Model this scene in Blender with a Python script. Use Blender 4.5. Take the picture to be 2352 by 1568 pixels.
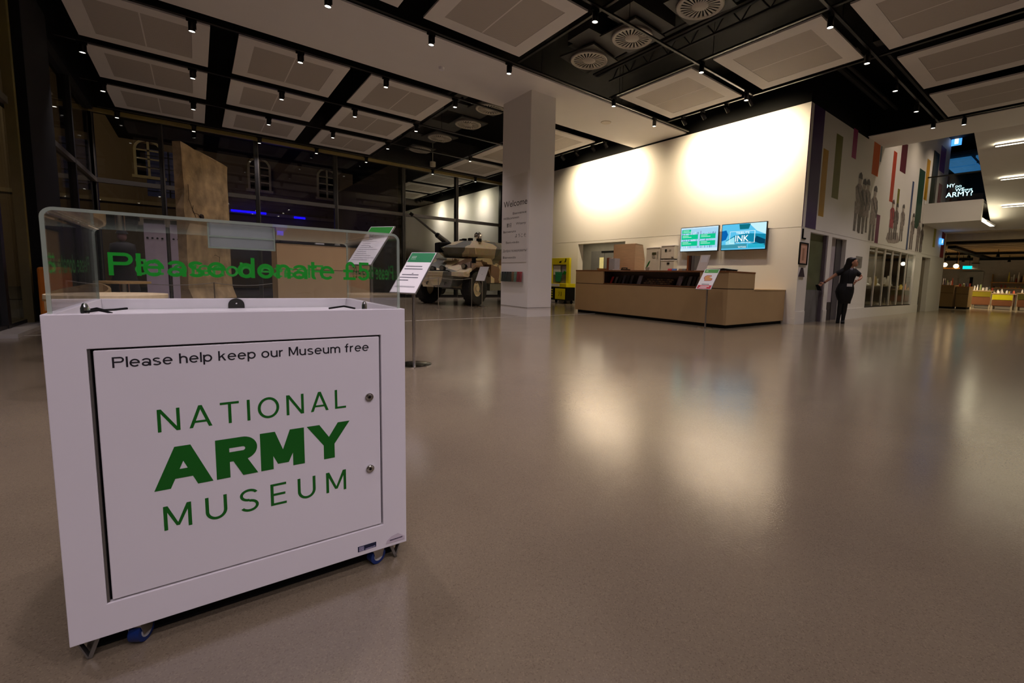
import bpy, bmesh, math, random
from mathutils import Matrix, Vector
for o in list(bpy.data.objects): bpy.data.objects.remove(o)
S = bpy.context.scene
COL = S.collection
random.seed(7)
R = math.radians

# ---------------------------------------------------------------- camera, world, exposure
CAMH = 0.92
FPX, PPX, PPY, IW, IH = 1017.8, 1294.5, 742.0, 2352.0, 1568.0
_y, _p, _r = R(-50.371), R(-5.770), R(1.636)
fwd = Vector((math.sin(_y)*math.cos(_p), math.cos(_y)*math.cos(_p), math.sin(_p)))
_r0 = Vector((math.cos(_y), -math.sin(_y), 0)); _u0 = _r0.cross(fwd)
RT = _r0*math.cos(_r)+_u0*math.sin(_r); UP = -_r0*math.sin(_r)+_u0*math.cos(_r)
cd = bpy.data.cameras.new('camera'); cam = bpy.data.objects.new('camera', cd); COL.objects.link(cam)
cd.sensor_fit = 'HORIZONTAL'; cd.sensor_width = 36.0; cd.lens = 36.0*FPX/IW
cd.shift_x = -(PPX-IW/2)/IW; cd.shift_y = (PPY-IH/2)/IW
cd.clip_start = 0.02; cd.clip_end = 200
mw = Matrix((RT, UP, -fwd)).transposed().to_4x4(); mw.translation = (0, 0, CAMH); cam.matrix_world = mw
S.camera = cam
S.view_settings.view_transform = 'Standard'; S.view_settings.look = 'None'
S.view_settings.gamma = 1; S.view_settings.use_curve_mapping = False
S.view_settings.exposure = 0.0
W = bpy.data.worlds.new('night'); S.world = W; W.use_nodes = True
W.node_tree.nodes['Background'].inputs[0].default_value = (.10, .12, .20, 1)
W.node_tree.nodes['Background'].inputs[1].default_value = 0.006
SPOT_W = 62.0       # general track spotlight
WASH_W = 235.0       # wall washers
SPOT_COL = (1.0, .87, .93); WASH_COL = (1.0, .80, .52)

def ray(px, py): return RT*((px-PPX)/FPX)-UP*((py-PPY)/FPX)+fwd
def onx(px, py, X): d = ray(px, py); return Vector((0, 0, CAMH))+d*(X/d.x)
def ony(px, py, Y): d = ray(px, py); return Vector((0, 0, CAMH))+d*(Y/d.y)
def onz(px, py, z=0.): d = ray(px, py); return Vector((0, 0, CAMH))+d*((z-CAMH)/d.z)

# ---------------------------------------------------------------- materials
def lin(c):
    if isinstance(c, str):
        c = [int(c[i:i+2], 16)/255 for i in (0, 2, 4)]
    return tuple(x/12.92 if x <= .04045 else ((x+.055)/1.055)**2.4 for x in c[:3])
MATS = {}
def mat(name, col, rough=.5, metal=0., var=.06, scale=6., bump=0., bscale=40., emit=0., spec=.5, stretch=None):
    if name in MATS: return MATS[name]
    m = bpy.data.materials.new(name); m.use_nodes = True; nt = m.node_tree; b = nt.nodes['Principled BSDF']
    c = lin(col); MATS[name] = m
    tc = nt.nodes.new('ShaderNodeTexCoord'); vec = tc.outputs['Object']
    if stretch:
        mp = nt.nodes.new('ShaderNodeMapping'); mp.inputs['Scale'].default_value = stretch
        nt.links.new(vec, mp.inputs['Vector']); vec = mp.outputs['Vector']
    n = nt.nodes.new('ShaderNodeTexNoise'); n.inputs['Scale'].default_value = scale; n.inputs['Detail'].default_value = 4
    nt.links.new(vec, n.inputs['Vector'])
    r = nt.nodes.new('ShaderNodeValToRGB'); r.color_ramp.elements[0].position = .3; r.color_ramp.elements[1].position = .7
    r.color_ramp.elements[0].color = (*[x*(1-var) for x in c], 1); r.color_ramp.elements[1].color = (*[min(1, x*(1+var)) for x in c], 1)
    nt.links.new(n.outputs['Fac'], r.inputs['Fac']); nt.links.new(r.outputs['Color'], b.inputs['Base Color'])
    b.inputs['Roughness'].default_value = rough; b.inputs['Metallic'].default_value = metal
    b.inputs['Specular IOR Level'].default_value = spec
    if emit:
        nt.links.new(r.outputs['Color'], b.inputs['Emission Color']); b.inputs['Emission Strength'].default_value = emit
    if bump:
        n2 = nt.nodes.new('ShaderNodeTexNoise'); n2.inputs['Scale'].default_value = bscale; n2.inputs['Detail'].default_value = 3
        nt.links.new(vec, n2.inputs['Vector'])
        bp = nt.nodes.new('ShaderNodeBump'); bp.inputs['Strength'].default_value = bump; bp.inputs['Distance'].default_value = .01
        nt.links.new(n2.outputs['Fac'], bp.inputs['Height']); nt.links.new(bp.outputs['Normal'], b.inputs['Normal'])
    return m
def clear(name, tint=(.97, .985, .975), fres=1.45, rough=.02, body=0., bodycol='9fb0a4', boost=1.0):
    if name in MATS: return MATS[name]
    m = bpy.data.materials.new(name); m.use_nodes = True; nt = m.node_tree; nt.nodes.clear(); MATS[name] = m
    out = nt.nodes.new('ShaderNodeOutputMaterial'); t = nt.nodes.new('ShaderNodeBsdfTransparent'); g = nt.nodes.new('ShaderNodeBsdfGlossy')
    t.inputs['Color'].default_value = (*tint, 1); g.inputs['Roughness'].default_value = rough
    ge = nt.nodes.new('ShaderNodeNewGeometry'); dp = nt.nodes.new('ShaderNodeVectorMath'); dp.operation = 'DOT_PRODUCT'
    nt.links.new(ge.outputs['Normal'], dp.inputs[0]); nt.links.new(ge.outputs['Incoming'], dp.inputs[1])
    mm = [nt.nodes.new('ShaderNodeMath') for _ in range(4)]
    mm[0].operation = 'ABSOLUTE'; nt.links.new(dp.outputs['Value'], mm[0].inputs[0])
    mm[1].operation = 'SUBTRACT'; mm[1].inputs[0].default_value = 1; mm[1].use_clamp = True; nt.links.new(mm[0].outputs[0], mm[1].inputs[1])
    mm[2].operation = 'POWER'; nt.links.new(mm[1].outputs[0], mm[2].inputs[0]); mm[2].inputs[1].default_value = 5
    r0 = ((fres-1)/(fres+1))**2
    mm[3].operation = 'MULTIPLY_ADD'; nt.links.new(mm[2].outputs[0], mm[3].inputs[0]); mm[3].inputs[1].default_value = 1-r0; mm[3].inputs[2].default_value = r0
    f = mm[3]; src = f.outputs[0]
    if boost != 1.0:
        mu = nt.nodes.new('ShaderNodeMath'); mu.operation = 'MULTIPLY'; mu.use_clamp = True; mu.inputs[1].default_value = boost
        nt.links.new(f.outputs[0], mu.inputs[0]); src = mu.outputs[0]
    a = t.outputs[0]
    if body:
        d = nt.nodes.new('ShaderNodeBsdfDiffuse'); d.inputs['Color'].default_value = (*lin(bodycol), 1)
        mx = nt.nodes.new('ShaderNodeMixShader'); mx.inputs[0].default_value = body
        nt.links.new(a, mx.inputs[1]); nt.links.new(d.outputs[0], mx.inputs[2]); a = mx.outputs[0]
    ms = nt.nodes.new('ShaderNodeMixShader'); nt.links.new(src, ms.inputs[0]); nt.links.new(a, ms.inputs[1]); nt.links.new(g.outputs[0], ms.inputs[2])
    nt.links.new(ms.outputs[0], out.inputs['Surface'])
    return m
def glow(name, col, strength):
    if name in MATS: return MATS[name]
    m = bpy.data.materials.new(name); m.use_nodes = True; nt = m.node_tree; nt.nodes.clear(); MATS[name] = m
    out = nt.nodes.new('ShaderNodeOutputMaterial'); e = nt.nodes.new('ShaderNodeEmission')
    e.inputs[0].default_value = (*lin(col), 1); e.inputs[1].default_value = strength
    nt.links.new(e.outputs[0], out.inputs['Surface']); return m

def floor_mat():
    m = bpy.data.materials.new('resin_floor'); m.use_nodes = True; nt = m.node_tree; b = nt.nodes['Principled BSDF']; L = nt.links
    tc = nt.nodes.new('ShaderNodeTexCoord')
    n1 = nt.nodes.new('ShaderNodeTexNoise'); n1.inputs['Scale'].default_value = 1.2; n1.inputs['Detail'].default_value = 5; L.new(tc.outputs['Object'], n1.inputs['Vector'])
    r1 = nt.nodes.new('ShaderNodeValToRGB'); r1.color_ramp.elements[0].position = .3; r1.color_ramp.elements[1].position = .75
    r1.color_ramp.elements[0].color = (*lin('7a6e5b'), 1); r1.color_ramp.elements[1].color = (*lin('857963'), 1); L.new(n1.outputs['Fac'], r1.inputs['Fac'])
    vo = nt.nodes.new('ShaderNodeTexVoronoi'); vo.inputs['Scale'].default_value = 330; L.new(tc.outputs['Object'], vo.inputs['Vector'])
    r2 = nt.nodes.new('ShaderNodeValToRGB'); r2.color_ramp.interpolation = 'CONSTANT'
    e = r2.color_ramp.elements; e[0].position = 0; e[0].color = (.62, .6, .6, 1); e[1].position = .10; e[1].color = (1, 1, 1, 1)
    x = e.new(.90); x.color = (1.35, 1.33, 1.28, 1)
    sp = nt.nodes.new('ShaderNodeSeparateColor'); L.new(vo.outputs['Color'], sp.inputs[0]); L.new(sp.outputs[0], r2.inputs['Fac'])
    mx = nt.nodes.new('ShaderNodeMix'); mx.data_type = 'RGBA'; mx.blend_type = 'MULTIPLY'; mx.inputs['Factor'].default_value = .5
    L.new(r1.outputs[0], mx.inputs['A']); L.new(r2.outputs[0], mx.inputs['B']); L.new(mx.outputs['Result'], b.inputs['Base Color'])
    n2 = nt.nodes.new('ShaderNodeTexNoise'); n2.inputs['Scale'].default_value = 2.5; n2.inputs['Detail'].default_value = 6; L.new(tc.outputs['Object'], n2.inputs['Vector'])
    mr = nt.nodes.new('ShaderNodeMapRange'); mr.inputs['To Min'].default_value = .13; mr.inputs['To Max'].default_value = .19
    L.new(n2.outputs['Fac'], mr.inputs['Value']); L.new(mr.outputs[0], b.inputs['Roughness'])
    n3 = nt.nodes.new('ShaderNodeTexNoise'); n3.inputs['Scale'].default_value = 120; n3.inputs['Detail'].default_value = 2; L.new(tc.outputs['Object'], n3.inputs['Vector'])
    bp = nt.nodes.new('ShaderNodeBump'); bp.inputs['Strength'].default_value = .10; bp.inputs['Distance'].default_value = .004
    L.new(n3.outputs['Fac'], bp.inputs['Height']); L.new(bp.outputs['Normal'], b.inputs['Normal'])
    b.inputs['Specular IOR Level'].default_value = 1.0; b.inputs['IOR'].default_value = 1.6
    MATS['floor'] = m; return m
def perf_mat(name, c1, c2, sc):
    "white panel face drilled with rows of small holes"
    m = bpy.data.materials.new(name); m.use_nodes = True; nt = m.node_tree; b = nt.nodes['Principled BSDF']; L = nt.links
    tc = nt.nodes.new('ShaderNodeTexCoord'); sp = nt.nodes.new('ShaderNodeSeparateXYZ'); L.new(tc.outputs['Object'], sp.inputs[0])
    outs = []
    for k in (0, 1):
        a = nt.nodes.new('ShaderNodeMath'); a.operation = 'MULTIPLY'; a.inputs[1].default_value = sc; L.new(sp.outputs[k], a.inputs[0])
        s = nt.nodes.new('ShaderNodeMath'); s.operation = 'SINE'; L.new(a.outputs[0], s.inputs[0]); outs.append(s)
    pr = nt.nodes.new('ShaderNodeMath'); pr.operation = 'MULTIPLY'; L.new(outs[0].outputs[0], pr.inputs[0]); L.new(outs[1].outputs[0], pr.inputs[1])
    r = nt.nodes.new('ShaderNodeValToRGB'); r.color_ramp.elements[0].position = .45; r.color_ramp.elements[1].position = .6
    r.color_ramp.elements[0].color = (*lin(c1), 1); r.color_ramp.elements[1].color = (*lin(c2), 1)
    L.new(pr.outputs[0], r.inputs['Fac']); L.new(r.outputs[0], b.inputs['Base Color']); b.inputs['Roughness'].default_value = .7
    MATS[name] = m; return m

# ---------------------------------------------------------------- mesh helpers
class MB:
    def __init__(s): s.v = []; s.f = []; s.m = []
    def add(s, vs, fs, m=0):
        o = len(s.v); s.v += [tuple(v) for v in vs]; s.f += [tuple(o+i for i in f) for f in fs]; s.m += [m]*len(fs); return s
    def box(s, x0, x1, y0, y1, z0, z1, m=0):
        return s.add([(x, y, z) for z in (z0, z1) for y in (y0, y1) for x in (x0, x1)],
                     [(0, 2, 3, 1), (4, 5, 7, 6), (0, 1, 5, 4), (2, 6, 7, 3), (0, 4, 6, 2), (1, 3, 7, 5)], m)
    def prism(s, pts, vec, m=0):
        n = len(pts); vec = Vector(vec); P = [Vector(p) for p in pts]
        return s.add(P+[p+vec for p in P], [tuple(range(n))[::-1], tuple(range(n, 2*n))]+[(i, (i+1) % n, n+(i+1) % n, n+i) for i in range(n)], m)
    def hexa(s, lo, hi, m=0):
        return s.add(list(lo)+list(hi), [(3, 2, 1, 0), (4, 5, 6, 7), (0, 1, 5, 4), (1, 2, 6, 5), (2, 3, 7, 6), (3, 0, 4, 7)], m)
    def cyl(s, p0, p1, r0, r1=None, n=14, m=0, cap=True):
        p0 = Vector(p0); p1 = Vector(p1); r1 = r0 if r1 is None else r1
        d = (p1-p0).normalized(); a = d.orthogonal().normalized(); b = d.cross(a)
        vs = []
        for p, r in ((p0, r0), (p1, r1)):
            vs += [p+(a*math.cos(2*math.pi*i/n)+b*math.sin(2*math.pi*i/n))*r for i in range(n)]
        fs = [(i, (i+1) % n, n+(i+1) % n, n+i) for i in range(n)]
        if cap: fs += [tuple(range(n))[::-1], tuple(range(n, 2*n))]
        return s.add(vs, fs, m)
    def loft(s, rings, m=0, cap=True, closed=True):
        n = len(rings[0]); vs = [p for r in rings for p in r]; fs = []
        for k in range(len(rings)-1):
            for i in range(n if closed else n-1):
                j = (i+1) % n; fs.append((k*n+i, k*n+j, (k+1)*n+j, (k+1)*n+i))
        if cap: fs += [tuple(range(n))[::-1], tuple((len(rings)-1)*n+i for i in range(n))]
        return s.add(vs, fs, m)
    def tube(s, path, r, n=8, m=0):
        P = [Vector(p) for p in path]; rings = []; prev = None
        for i, p in enumerate(P):
            d = ((P[i+1]-P[i]) if i == 0 else (P[i]-P[i-1]) if i == len(P)-1 else (P[i+1]-P[i-1])).normalized()
            a = d.orthogonal().normalized() if prev is None else (prev-d*prev.dot(d)).normalized(); prev = a; b = d.cross(a)
            rr = r[i] if isinstance(r, (list, tuple)) else r
            rings.append([p+(a*math.cos(2*math.pi*k/n)+b*math.sin(2*math.pi*k/n))*rr for k in range(n)])
        return s.loft(rings, m)
    def lathe(s, prof, c=(0, 0, 0), n=20, axis=2, m=0, cap=True):
        rings = []
        for r, z in prof:
            ring = []
            for i in range(n):
                t = 2*math.pi*i/n; p = [r*math.cos(t), r*math.sin(t), z]
                if axis == 0: p = [z, p[0], p[1]]
                if axis == 1: p = [p[1], z, p[0]]
                ring.append((p[0]+c[0], p[1]+c[1], p[2]+c[2]))
            rings.append(ring)
        return s.loft(rings, m, cap)
    def ball(s, c, rx, ry=None, rz=None, n=12, k=8, m=0):
        ry = rx if ry is None else ry; rz = rx if rz is None else rz; rings = []
        for j in range(k+1):
            ph = math.pi*(j/k)-math.pi/2; q = max(.02, math.cos(ph))
            rings.append([(c[0]+rx*q*math.cos(2*math.pi*i/n), c[1]+ry*q*math.sin(2*math.pi*i/n), c[2]+rz*math.sin(ph)) for i in range(n)])
        return s.loft(rings, m)
    def build(s, name, mats, parent=None, smooth=0, bevel=0, M=None):
        me = bpy.data.meshes.new(name); me.from_pydata(s.v, [], s.f)
        mats = mats if isinstance(mats, (list, tuple)) else [mats]
        for x in mats: me.materials.append(x)
        if len(mats) > 1: me.polygons.foreach_set('material_index', s.m)
        bm = bmesh.new(); bm.from_mesh(me); bmesh.ops.recalc_face_normals(bm, faces=bm.faces); bm.to_mesh(me); bm.free()
        if smooth:
            me.polygons.foreach_set('use_smooth', [True]*len(me.polygons)); me.set_sharp_from_angle(angle=R(smooth))
        me.update()
        o = bpy.data.objects.new(name, me); COL.objects.link(o)
        if parent: o.parent = parent
        if M is not None: o.matrix_local = M
        if bevel:
            b = o.modifiers.new('bevel', 'BEVEL'); b.width = bevel; b.segments = 2; b.limit_method = 'ANGLE'
        return o
def tag(o, label=None, cat=None, group=None, kind=None):
    if label: o['label'] = label
    if cat: o['category'] = cat
    if group: o['group'] = group
    if kind: o['kind'] = kind
    return o
def thing(name, label, cat, loc=(0, 0, 0), rz=0., group=None):
    o = bpy.data.objects.new(name, None); o.empty_display_size = .1; COL.objects.link(o)
    o.location = loc; o.rotation_euler = (0, 0, rz); return tag(o, label, cat, group)
def struct(name, mb, m, smooth=0): return tag(mb.build(name, m, None, smooth), kind='structure')
def copy_tree(o, parent=None):
    c = o.copy(); COL.objects.link(c); c.parent = parent
    for ch in list(o.children): copy_tree(ch, c)
    return c
def text(name, body, m, parent, O, U, V, w=None, cap=None, h=None, space=1., bold=0., align='L', depth=.0006, label=None):
    """flat lettering: O baseline start, U reading direction, V up, w total width, cap capital height; offset along the normal by depth"""
    cu = bpy.data.curves.new('t', 'FONT'); cu.body = body; cu.size = 1; cu.space_character = space; cu.offset = bold; cu.resolution_u = 4
    ob = bpy.data.objects.new('t', cu); me = bpy.data.meshes.new_from_object(ob)
    bpy.data.objects.remove(ob); bpy.data.curves.remove(cu)
    if not me.vertices: return None
    xs = [v.co.x for v in me.vertices]; x0, x1 = min(xs), max(xs)
    sy = cap/.73
    sx = w/(x1-x0) if w else sy
    U = Vector(U).normalized(); V = Vector(V).normalized(); N = U.cross(V); O = Vector(O)
    sh = {'L': 0, 'C': -.5, 'R': -1}[align]*(x1-x0)
    for v in me.vertices: v.co = O+U*((v.co.x-x0+sh)*sx)+V*(v.co.y*sy)+N*depth
    me.materials.clear(); me.materials.append(m)
    o = bpy.data.objects.new(name, me); COL.objects.link(o); o.parent = parent
    if label: o['label'] = label
    return o

# palette
BLACK = mat('black_paint', '080808', .75, var=.15, spec=.2)
BLACKGLOSS = mat('black_gloss', '0a0a0b', .3)
SERVICE = mat('service_black', '141312', .75, var=.2)
DUCT = mat('duct_grey', '35322d', .6, var=.12)
PLASTER = mat('white_plaster', 'e2ddd6', .75, var=.012, scale=2)
PANELW = mat('panel_white', 'dcd6cd', .7, var=.015, scale=3)
PERF = perf_mat('perforated_panel', 'b7aea2', '8f877d', 240)
WALLW = mat('white_wall', 'e6e1d8', .6, var=.01, scale=1.5)
WHITE = mat('white_paint', 'e8e4e6', .35, var=.01, scale=3)
STEEL = mat('brushed_steel', 'b8b4ae', .28, 1., var=.05, stretch=(1, 1, 20))
CHROME = mat('chrome', 'd8d8d8', .12, 1., var=.02)
DARKMET = mat('dark_metal', '33332f', .4, .7)
ALU = mat('aluminium', '8d8a84', .35, .8)
GLASS = clear('window_glass', tint=(.90, .92, .91), fres=1.5)
FLOOR = floor_mat()
LENS = glow('lamp_lens', 'fff4e2', 9.)
GREEN = mat('green_vinyl', '067a14', .5, var=.03)
DGREEN = mat('dark_green_print', '0f7b46', .5, var=.03)
INK = mat('black_ink', '15141a', .6, var=.05)
PAPER = mat('paper_white', 'e9e7e4', .6, var=.01)
WOOD = mat('oak_wood', 'b98a52', .5, var=.12, scale=8, stretch=(1, 8, 8))
# ================================================================ STRUCTURE
GX, GY, MWY, MUX = -17.4, -2.0, 10.75, -4.53      # glass back wall, glass side wall, main wall, mural wall
ZC = 5.05
struct('floor', MB().box(-33, 9, -2.1, 40, -.1, 0), FLOOR)
struct('floor', MB().box(-50, 9, -30, -2.1, -.12, -.02), mat('night_paving', '2b2b2c', .7, bump=.2, bscale=8))
# thin white joint line in the floor
tag(MB().box(-8.67, -8.63, GY+.1, MWY, .0005, .0015).build('trim_1', mat('floor_joint', 'bdb8ae', .5)), kind='structure')
tag(MB().box(-16.4, -16.36, 5.2, MWY, .0005, .0015).build('trim_2', MATS['floor_joint']), kind='structure')
# black slab over the services
ceil = struct('ceiling', MB().box(-33, 9, -2.3, 14.5, 6.3, 6.5), BLACK)
# plaster band that carries the column, and the band before the stair void
struct('ceiling', MB().box(-9.78, -7.83, -2.0, MWY, ZC, ZC+.03), PLASTER)
struct('ceiling', MB().box(MUX, 8, 14.5, 16.0, ZC, ZC+.02), PLASTER)
struct('ceiling', MB().box(-30, 8, 16.0, 40, 7.0, 7.2), BLACK)
struct('wall_upstand', MB().box(MUX, 8.4, 14.53, 14.6, ZC+.02, 7.0), BLACK)
# main wall with its opening (X -12.28 .. -9.97, z < 2.17) and the groove at 2.25
O0, O1, OZ = -12.28, -9.97, 2.17
wm = struct('wall_main', MB().box(-30, O0, MWY, MWY+.25, 0, 2.244).box(O1, MUX, MWY, MWY+.25, 0, 2.244).box(O0, O1, MWY, MWY+.25, OZ, 2.244)
            .box(-30, MUX, MWY, MWY+.25, 2.256, 5.0).box(-30, MUX, MWY+.012, MWY+.24, 2.24, 2.26), WALLW)
struct('wall_upstand', MB().box(-30, MUX-.01, MWY+.02, MWY+.25, 5.0, 6.3), BLACK)
MB().box(-30, O0, MWY-.012, MWY, 0, .14).box(O1, MUX, MWY-.012, MWY, 0, .14).build('baseboard', WALLW, wm)
# room seen through the opening: lobby walls with a grey double door
lob = struct('wall_lobby', MB().box(-17.2, -9.0, 13.4, 13.5, 0, 2.6).box(-17.2, -17.1, MWY+.25, 13.4, 0, 2.6).box(-9.1, -9.0, MWY+.25, 13.4, 0, 2.6).box(-17.2, -9, MWY+.25, 13.5, 2.5, 2.6), mat('lobby_grey', '8f8a80', .7))
lx = lambda px: ony(px, 590, 13.33).x
dr = struct('door_1', MB().box(lx(1358), lx(1388), 13.33, 13.4, 0, 2.12).box(lx(1388)+.02, lx(1416), 13.33, 13.4, 0, 2.12), mat('grey_door', '6f6c68', .5))
MB().box(lx(1378), lx(1387), 13.31, 13.33, 1.15, 1.85).build('vision_panel', mat('door_glass_lit', 'd8c98a', .3, emit=.35), dr)
MB().box(lx(1382), lx(1410), 13.3, 13.33, 2.05, 2.12).build('door_closer', BLACK, dr)
lt0 = bpy.data.lights.new('lobby_lamp', 'AREA'); lt0.shape = 'RECTANGLE'; lt0.size = 3.0; lt0.size_y = 1.4; lt0.energy = 30; lt0.color = (1, .85, .6)
lo0 = bpy.data.objects.new('lobby_lamp', lt0); COL.objects.link(lo0); lo0.parent = lob; lo0.location = (-13.0, 12.3, 2.49)
# mural wall: openings for office window, doorway, display case, far door
mp = WALLW
def wall_x(mb, X0, X1, y0, y1, z0, z1, holes):
    ys = sorted({y0, y1, *[h[0] for h in holes], *[h[1] for h in holes]})
    for a, b in zip(ys, ys[1:]):
        hs = sorted([(h[2], h[3]) for h in holes if h[0] <= a and h[1] >= b]); z = z0
        for p, q in hs:
            if p > z: mb.box(X0, X1, a, b, z, p)
            z = max(z, q)
        if z < z1: mb.box(X0, X1, a, b, z, z1)
    return mb
holes = [(11.27, 12.36, 0, 2.18), (12.6, 13.6, 0, 2.17), (15.5, 20.6, .23, 2.15), (21.53, 22.8, 0, 2.14)]
mw_ = wall_x(MB(), MUX-.22, MUX, MWY+.25, 25.0, 0, 2.244, holes)
mw_.box(MUX-.22, MUX, MWY+.25, 25.0, 2.256, 4.05).box(MUX-.22, MUX, MWY+.25, 24.2, 4.05, 5.0).box(MUX-.22, MUX, 14.6, 24.2, 5.0, 7.0).box(MUX-.2, MUX-.012, MWY+.25, 25.0, 2.24, 2.26)
struct('wall_upstand', MB().box(MUX-.22, MUX-.01, MWY+.25, 14.6, 5.0, 6.3), BLACK)
wmu = struct('wall_mural', mw_, mp)
wb = wall_x(MB(), MUX, MUX+.012, MWY, 25.0, 0, .3, [(11.27, 12.36, 0, .3), (12.6, 13.6, 0, .3), (21.53, 22.8, 0, .3)])
wb.build('baseboard', mp, wmu)
# walls behind the viewpoint that close the hall
struct('wall_behind', MB().box(8.5, 8.7, -2, 40, 0, 6.4), WALLW)
struct('wall_far', MB().box(-14, 8.7, 37.0, 37.2, 0, 3.2), mat('shop_wall', 'b7aea6', .7))

# ---------------- stripes painted on the mural wall
def stripe(y0, y1, z0, z1, c, nm='painted_stripe'):
    return MB().box(MUX, MUX+.003, y0, y1, z0, z1).build(nm, mat('stripe_'+c, c, .6, var=.02), wmu)
for a in ((10.752, 10.79, 2.26, 5.0, '43244f'), (10.93, 11.52, 2.26, 5.0, '3a1458'), (11.6, 11.91, 2.595, 4.165, 'b98a0a'), (12.31, 12.73, 3.12, 4.66, '6f6a08'),
          (13.4, 13.71, 4.3, 5.04, 'a52f6c'), (15.03, 15.58, 4.15, 5.04, 'cc5d0a'), (16.86, 17.2, 3.62, 5.15, 'b03c1c'), (17.62, 18.25, 4.675, 5.6, '5c1020'),
          (19.93, 20.7, 3.09, 5.16, '0c3b22'), (19.2, 19.4, 2.26, 4.6, '3d4a6b'), (15.84, 16.15, 2.26, 3.1, '6a1740'), (17.64, 17.86, 3.1, 4.12, '6f6a08'),
          (20.8, 21.25, 4.2, 5.65, 'b98a0a'), (22.9, 23.25, 2.6, 3.33, 'a59a10'), (24.3, 24.9, 2.26, 3.33, '8a1f2a'), (15.63, 15.74, 4.6, 5.04, '7a8a90'), (22.6, 23.45, 5.55, 6.5, '7a3a90'), (22.85, 23.4, 4.3, 5.1, '8a1520')):
    stripe(*a)
MB().box(MUX, MUX+.02, 21.6, 22.4, 4.05, 6.1).build('upper_door', mat('upper_door_dark', '3a3a2a', .5), wmu)
# printed photo figures on the mural (flat prints), drawn as layered silhouettes
def figure(yc, z0, h, kind, seed):
    rnd = random.Random(seed); u = h/8.
    pal = {'grey': ('8d8078', '6d625c', 'a79a90', '4e4641'), 'red': ('9a3a40', '6a5f58', 'b49a88', '4a2f2c'), 'dark': ('6d6058', '544a44', '9a8c80', '38302c')}[kind]
    parts = [('printed_legs', 1, [(-.9, 0), (-.2, 0), (-.1, 3.2), (.1, 3.2), (.3, 0), (1., .05), (.85, 2.2), (1.0, 4.2), (-1.0, 4.2), (-.85, 2.0)]),
             ('printed_coat', 0, [(-1.05, 2.6), (1.05, 2.5), (.9, 4.4), (1.15, 6.3), (.5, 6.8), (-.5, 6.8), (-1.2, 6.2), (-.85, 4.4)]),
             ('printed_arm', 3, [(.95, 6.3), (1.35, 5.2), (1.2, 3.7), (.95, 3.7), (1.0, 5.0), (.7, 6.1)]),
             ('printed_face', 2, [(-.38, 6.8), (.38, 6.8), (.45, 7.5), (.3, 8.0), (-.3, 8.0), (-.45, 7.5)]),
             ('printed_hat', 3, [(-.6, 7.6), (.65, 7.6), (.5, 8.2), (.1, 8.55), (-.4, 8.3)]),
             ('printed_strap', 3, [(-.8, 6.4), (-.6, 6.5), (.7, 4.6), (.6, 4.3)])]
    for i, (nm, c, pts) in enumerate(parts):
        e = .0031+i*.0008+seed*.00035
        MB().prism([(MUX+e, yc+p[0]*u*1.35+rnd.uniform(-.05, .05)*u, z0+p[1]*u) for p in pts], (.0006, 0, 0)).build(nm, mat('print_'+pal[c], pal[c], .6, var=.35, scale=14), wmu)
for a in ((14.2, 2.45, 1.5, 'grey', 1), (14.55, 2.42, 1.42, 'dark', 2), (14.85, 2.48, 1.4, 'grey', 3), (15.5, 2.29, 1.5, 'grey', 4), (17.3, 2.45, 1.2, 'red', 5), (17.75, 2.5, 1.1, 'dark', 6),
          (18.45, 2.5, 1.15, 'grey', 7), (19.75, 2.3, 1.2, 'grey', 8), (20.6, 2.28, 1.1, 'grey', 9), (21.1, 2.28, 1.0, 'dark', 10)):
    figure(*a)
MB().prism([(MUX+.0031, 16.9+p[0], 2.35+p[1]) for p in ((0, .1), (.3, 0), (.9, .02), (1.4, .1), (1.2, .4), (.5, .35), (.1, .3))], (.001, 0, 0)).build('printed_ground', mat('print_ground', '9a8c84', .6, var=.3, scale=10), wmu)

# ---------------- openings in the mural wall
frost = mat('frosted_glass', '5e6350', .3, var=.05)
w1 = struct('window_1', MB().box(MUX-.14, MUX-.10, 11.27, 12.36, .81, 2.18), mat('office_glass', '6a6f52', .12, var=.12, scale=2))
MB().box(MUX-.14, MUX-.1, 11.27, 12.36, 0, .81).build('lower_panel', mat('grey_panel', '74726f', .5), w1)
MB().box(MUX-.098, MUX-.02, 12.30, 12.358, 0, 2.178).build('window_frame', mat('frame_mauve', '6b6068', .5), w1)
MB().box(MUX-.16, MUX-.14, 11.35, 11.7, 1.98, 2.08).build('strip_light', glow('office_light', 'd9e7a8', 1.1), w1)
d2 = struct('door_2', MB().box(MUX-.9, MUX-.8, 12.4, 13.9, 0, 2.3), mat('dark_corridor', '4b474a', .6))
MB().box(MUX-.16, MUX-.12, 12.6, 13.2, .49, 2.17).build('door_leaf', mat('pale_door', 'b0a6a8', .5), d2)
MB().box(MUX-.165, MUX-.115, 12.6, 13.2, 0, .49).build('kick_plate', mat('kick_plate', '37302e', .5), d2)
MB().box(MUX-.2, MUX-.1, 13.2, 13.598, 0, 2.168).build('door_return', mat('door_return', '4a4648', .5), d2)
d3 = struct('door_3', MB().box(MUX-.16, MUX-.12, 21.53, 22.2, .6, 2.14).box(MUX-.18, MUX-.16, 22.2, 22.8, 0, 2.14), mat('tan_door', '7d7262', .5))
MB().box(MUX-.165, MUX-.115, 21.53, 22.2, 0, .6).build('kick_plate', MATS['kick_plate'], d3)
MB().cyl((MUX-.11, 22.1, 1.0), (MUX-.11, 22.1, 1.25), .015).build('door_handle', STEEL, d3)
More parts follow.
